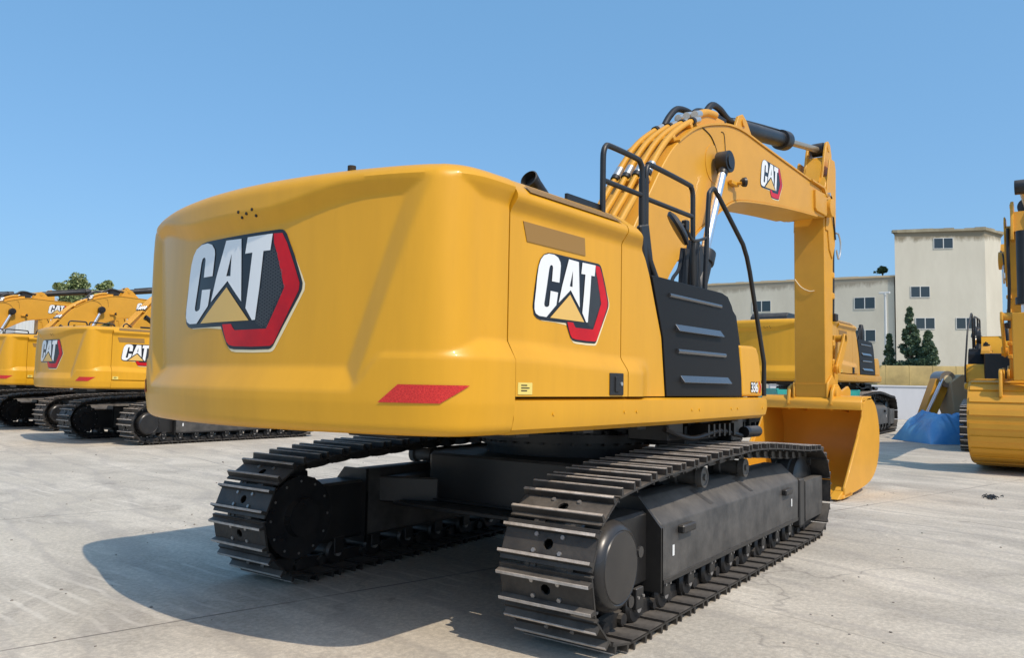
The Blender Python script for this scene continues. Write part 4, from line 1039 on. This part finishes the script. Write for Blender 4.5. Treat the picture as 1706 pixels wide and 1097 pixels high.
cypress((49.4, 8.95, 0), 5.3, .95, 'leftmost and smallest dark cypress in front of the tower', 21)
cypress((49.2, 7.65, 0), 7.0, 1.5, 'tallest pointed cypress in the middle of its group', 22)
cypress((48.6, 6.5, 0), 5.4, 1.7, 'broad lighter cypress at the right of its group', 23)
sh = tree((83.4, 17.5, 13.2), 1.7, .7, 'dark shrub growing on the roof edge beside the tower', 31, ('leaf2', 'leaf2'), 2500, .12)
sh['category'] = 'shrub'

# corrugated shed far left
M['shed'] = mat('pale_corrugated', (.60, .62, .62), .6)
M['shed2'] = mat('grey_stripe', (.36, .38, .40), .6)
root = empty('shed', (20.0, 66.0, 0), R(-30))
mb = MB(); mb.box(-11, 11, 0, 8, 0, 7.4)
for k in range(46): mb.box(-10.9+k*.48, -10.9+k*.48+.2, -.08, .0, .3, 7.3)
mb.build('wall', 'shed', root, smooth=False)
mb = MB()
for k in range(9): mb.box(-10.2+k*2.4, -9.5+k*2.4, -.14, -.085, 2.2, 6.9)
mb.build('window', 'shed2', root, smooth=False)
mb = MB(); mb.prism([(-.5, 7.4), (8.5, 7.4), (4, 8.3)], -11.3, 11.3, axis='x'); mb.build('roof', 'shed2', root, smooth=False)
tag(root, 'pale corrugated shed glimpsed under the booms of the left row', 'shed')

# white lamp pole
root = empty('lamp_pole', (58.8, 11.4, 0))
mb = MB(); mb.cyl((0, 0, 0), (0, 0, 9.0), .13, .08, seg=12); mb.build('pole', 'frame_w', root)
mb = MB(); mb.box(-.1, .1, -.35, .45, 9.0, 9.16, .03); mb.cyl((0, 0, 8.9), (0, 0, 9.05), .14); mb.build('lamp_head', 'frame_w', root)
tag(root, 'tall white pole standing in front of the pale tower', 'pole')

# low white boundary wall, parked yellow machine roof and railing behind the tarp
mb = MB(); mb.box(-7, 3.6, -.12, .12, 0, 1.75, .01); mb.box(-7.05, 3.65, -.17, .17, 1.75, 1.84, .01)
o = mb.build('boundary_wall', 'greywall'); o.location = (40.5, 6.4, 0); o.rotation_euler = (0, 0, R(-52)); tag(o, 'low pale grey boundary wall behind the blue tarpaulin', 'wall')
root = empty('covered_trailer', (43.6, 6.4, 0), R(-52))
mb = MB(); mb.prism([(-2.5, .9), (-2.5, 2.6), (-2.2, 2.95), (2.9, 3.0), (3.3, 2.6), (3.3, .9)], -1.1, 1.1, bevel=.08, seg=2)
for k in range(4): mb.box(-2.0+k*1.3, -1.95+k*1.3, -1.115, 1.115, .95, 2.985, .01)
M['tan'] = mat('faded_tan_paint', (.52, .38, .14), .6, var=.35, vscale=1.2)
mb.build('body', 'tan', root)
for x in (-1.6, -.5, 2.2):
    mb = MB(); mb.cyl((x, -1.1, .45), (x, -.8, .45), .45, seg=24); mb.build('wheel', 'rubber', root)
tag(root, 'long faded tan-yellow vehicle body showing above the pale boundary wall', 'trailer')
root = empty('safety_railing', (37.2, 1.9, 0), R(-52))
mb = MB()
for k in range(3):
    x = k*1.35; mb.tube([(x, 0, 1.3), (x, 0, 2.85), (x+.1, 0, 2.95), (x+1.05, 0, 2.95), (x+1.15, 0, 2.85), (x+1.15, 0, 1.3)], .028, 8, smooth=False); mb.tube([(x, 0, 2.3), (x+1.15, 0, 2.3)], .02, 8, smooth=False)
mb.build('rail', 'black', root)
mb = MB(); mb.box(-.2, 4.2, -.6, .6, .9, 1.3, .02)
for x in (0, 3.9): mb.box(x, x+.15, -.5, -.35, 0, .9); mb.box(x, x+.15, .35, .5, 0, .9)
mb.build('platform', 'black', root)
tag(root, 'black tubular railing on a low platform in front of the tan-yellow trailer', 'railing')

# blue tarpaulin over a pile
M['tarp'] = mat('blue_tarp', (.07, .32, .72), .38, var=.25, vscale=1.3, base2=(.20, .50, .82), bump=.3, bscale=3)
root_m = MB(); rows = []; rnd = random.Random(4)
for i in range(70):
    row = []
    for j in range(100):
        u, v = i/69, j/99; x = (v-.5)*3.3; y = (u-.5)*2.2
        e = min(1, min(u, 1-u)*5)*min(1, min(v, 1-v)*6); h = .95*(e**.6)*(1-.25*v)
        nz = noise.noise(Vector((x*1.6, y*1.6, 3)))*.16-abs(noise.noise(Vector((x*2.6+y*1.8, y*2.2, 7))))*.30-abs(noise.noise(Vector((x*6+y*3, y*5, 2))))*.10
        row.append((x, y, max(.004, h+nz*e)))
    rows.append(row)
root_m.grid(rows); o = root_m.build('tarpaulin', 'tarp', angle=60); o.location = (21.5, .35, 0); o.rotation_euler = (0, 0, R(-48)); tag(o, 'blue tarpaulin draped over a low pile on the yard', 'tarpaulin')

# detached arm with bucket standing behind the tarp
root = empty('digging_attachment', (23.75, 1.25, 0), R(-50))
mb = MB(); mb.prism([(-1.1, .0), (-.7, .0), (.18, 1.9), (.05, 2.05), (-.35, 1.95)], -.2, .2, bevel=.015); mb.build('arm', 'paint2', root)
for yy in (-.26, -.36):
    mb = MB(); mb.cyl((-.95, yy, .4), (-.2, yy, 1.95), .035); mb.build('rod', 'chrome', root)
mb = MB(); mb.lathe([(-.3, .1), (-.3, .27), (.3, .27), (.3, .1)], (-.02, 0, 1.95), (0, 1, 0), 28); mb.mi = 1; mb.cyl((-.02, -.32, 1.95), (-.02, .32, 1.95), .13, seg=24); mb.build('joint', ['bolt', 'cream'], root)
mb = MB(); mb.prism(cat2([(.0, 1.85), (.05, 1.3), (.15, .8), (.5, .45), (1.0, .45), (1.25, .75), (1.1, 1.0), (.6, 2.0), (.35, 2.1)], 3), -.45, .45, bevel=.02)
for k in range(4): mb.box(.15+.0*k, 1.1, -.46+.26*k, -.40+.26*k, .42, .5)
mb.build('bucket', 'coping', root)
mb = MB(); mb.prism([(.75, 1.95), (1.75, 1.7), (1.65, .9), (1.2, .95)], -.3, .3, bevel=.02); mb.tube([(1.0, -.33, 1.6), (1.3, -.35, 1.1), (1.55, -.33, .7)], .05); mb.build('cylinder_guard', 'black', root)
tag(root, 'detached yellow excavator arm with round joint and curled bucket behind the tarpaulin', 'attachment')

M['teal'] = mat('teal_paint', (.03, .38, .33), .5, var=.3, vscale=3)
root = empty('skip_bin', (13.02, 2.2, 0), R(-51)); root.scale = (.8, 1, 1)
mb = MB(); mb.prism([(-1.0, .25), (-1.2, 1.53), (-1.12, 1.53), (-.94, .33), (.94, .33), (1.12, 1.53), (1.2, 1.53), (1.0, .25)], -.7, .7, bevel=.01)
for yy in (-.72, .68): mb.prism([(-1.0, .27), (-1.18, 1.51), (1.18, 1.51), (1.0, .27)], yy, yy+.04)
mb.build('body', 'teal', root)
mb = MB()
for x in (-.8, .65): mb.box(x, x+.15, -.7, .7, 0, .25, .01)
mb.build('skid', 'black', root)
tag(root, 'teal steel skip showing just above the bucket of the large excavator', 'skip')

# litter on the ground
root_m = MB(); rnd = random.Random(9)
for k in range(26):
    x, y = rnd.gauss(0, .13), rnd.gauss(0, .06); a = rnd.uniform(0, 3.1); l = rnd.uniform(.04, .12)
    root_m.tube([(x, y, .012), (x+l*.5*math.cos(a), y+l*.5*math.sin(a), .02+rnd.random()*.02), (x+l*math.cos(a+.4), y+l*math.sin(a+.4), .012)], .007, 5)
o = root_m.build('debris', 'rubber'); o.location = (7.45, -2.3, 0); tag(o, 'small heap of dark wire scraps on the concrete at the right', 'debris')

# loose grit on the concrete
M['grit'] = mat('grit', (.30, .27, .23), .9, var=.5, vscale=9)
gm = MB(); rnd = random.Random(14)
for k in range(520):
    d = 2.0+rnd.random()**1.6*16; a = R(39+rnd.uniform(-42, 42)); x, y = -5.78+d*math.cos(a), -4.05+d*math.sin(a)
    if -3 < x < 3 and -1.9 < y < 1.9: continue
    r_ = rnd.uniform(.004, .012)*(1 if rnd.random() < .93 else 2)
    b = bmesh.new(); bmesh.ops.create_icosphere(b, subdivisions=1, radius=r_)
    for v in b.verts: v.co = Vector((v.co.x*rnd.uniform(.7, 1.4)+x, v.co.y*rnd.uniform(.7, 1.4)+y, max(-.002, v.co.z*.6+r_*.35)))
    gm.merge(b)
o = gm.build('grit', 'grit'); tag(o, 'loose grit scattered over the concrete', 'grit', kind='stuff')
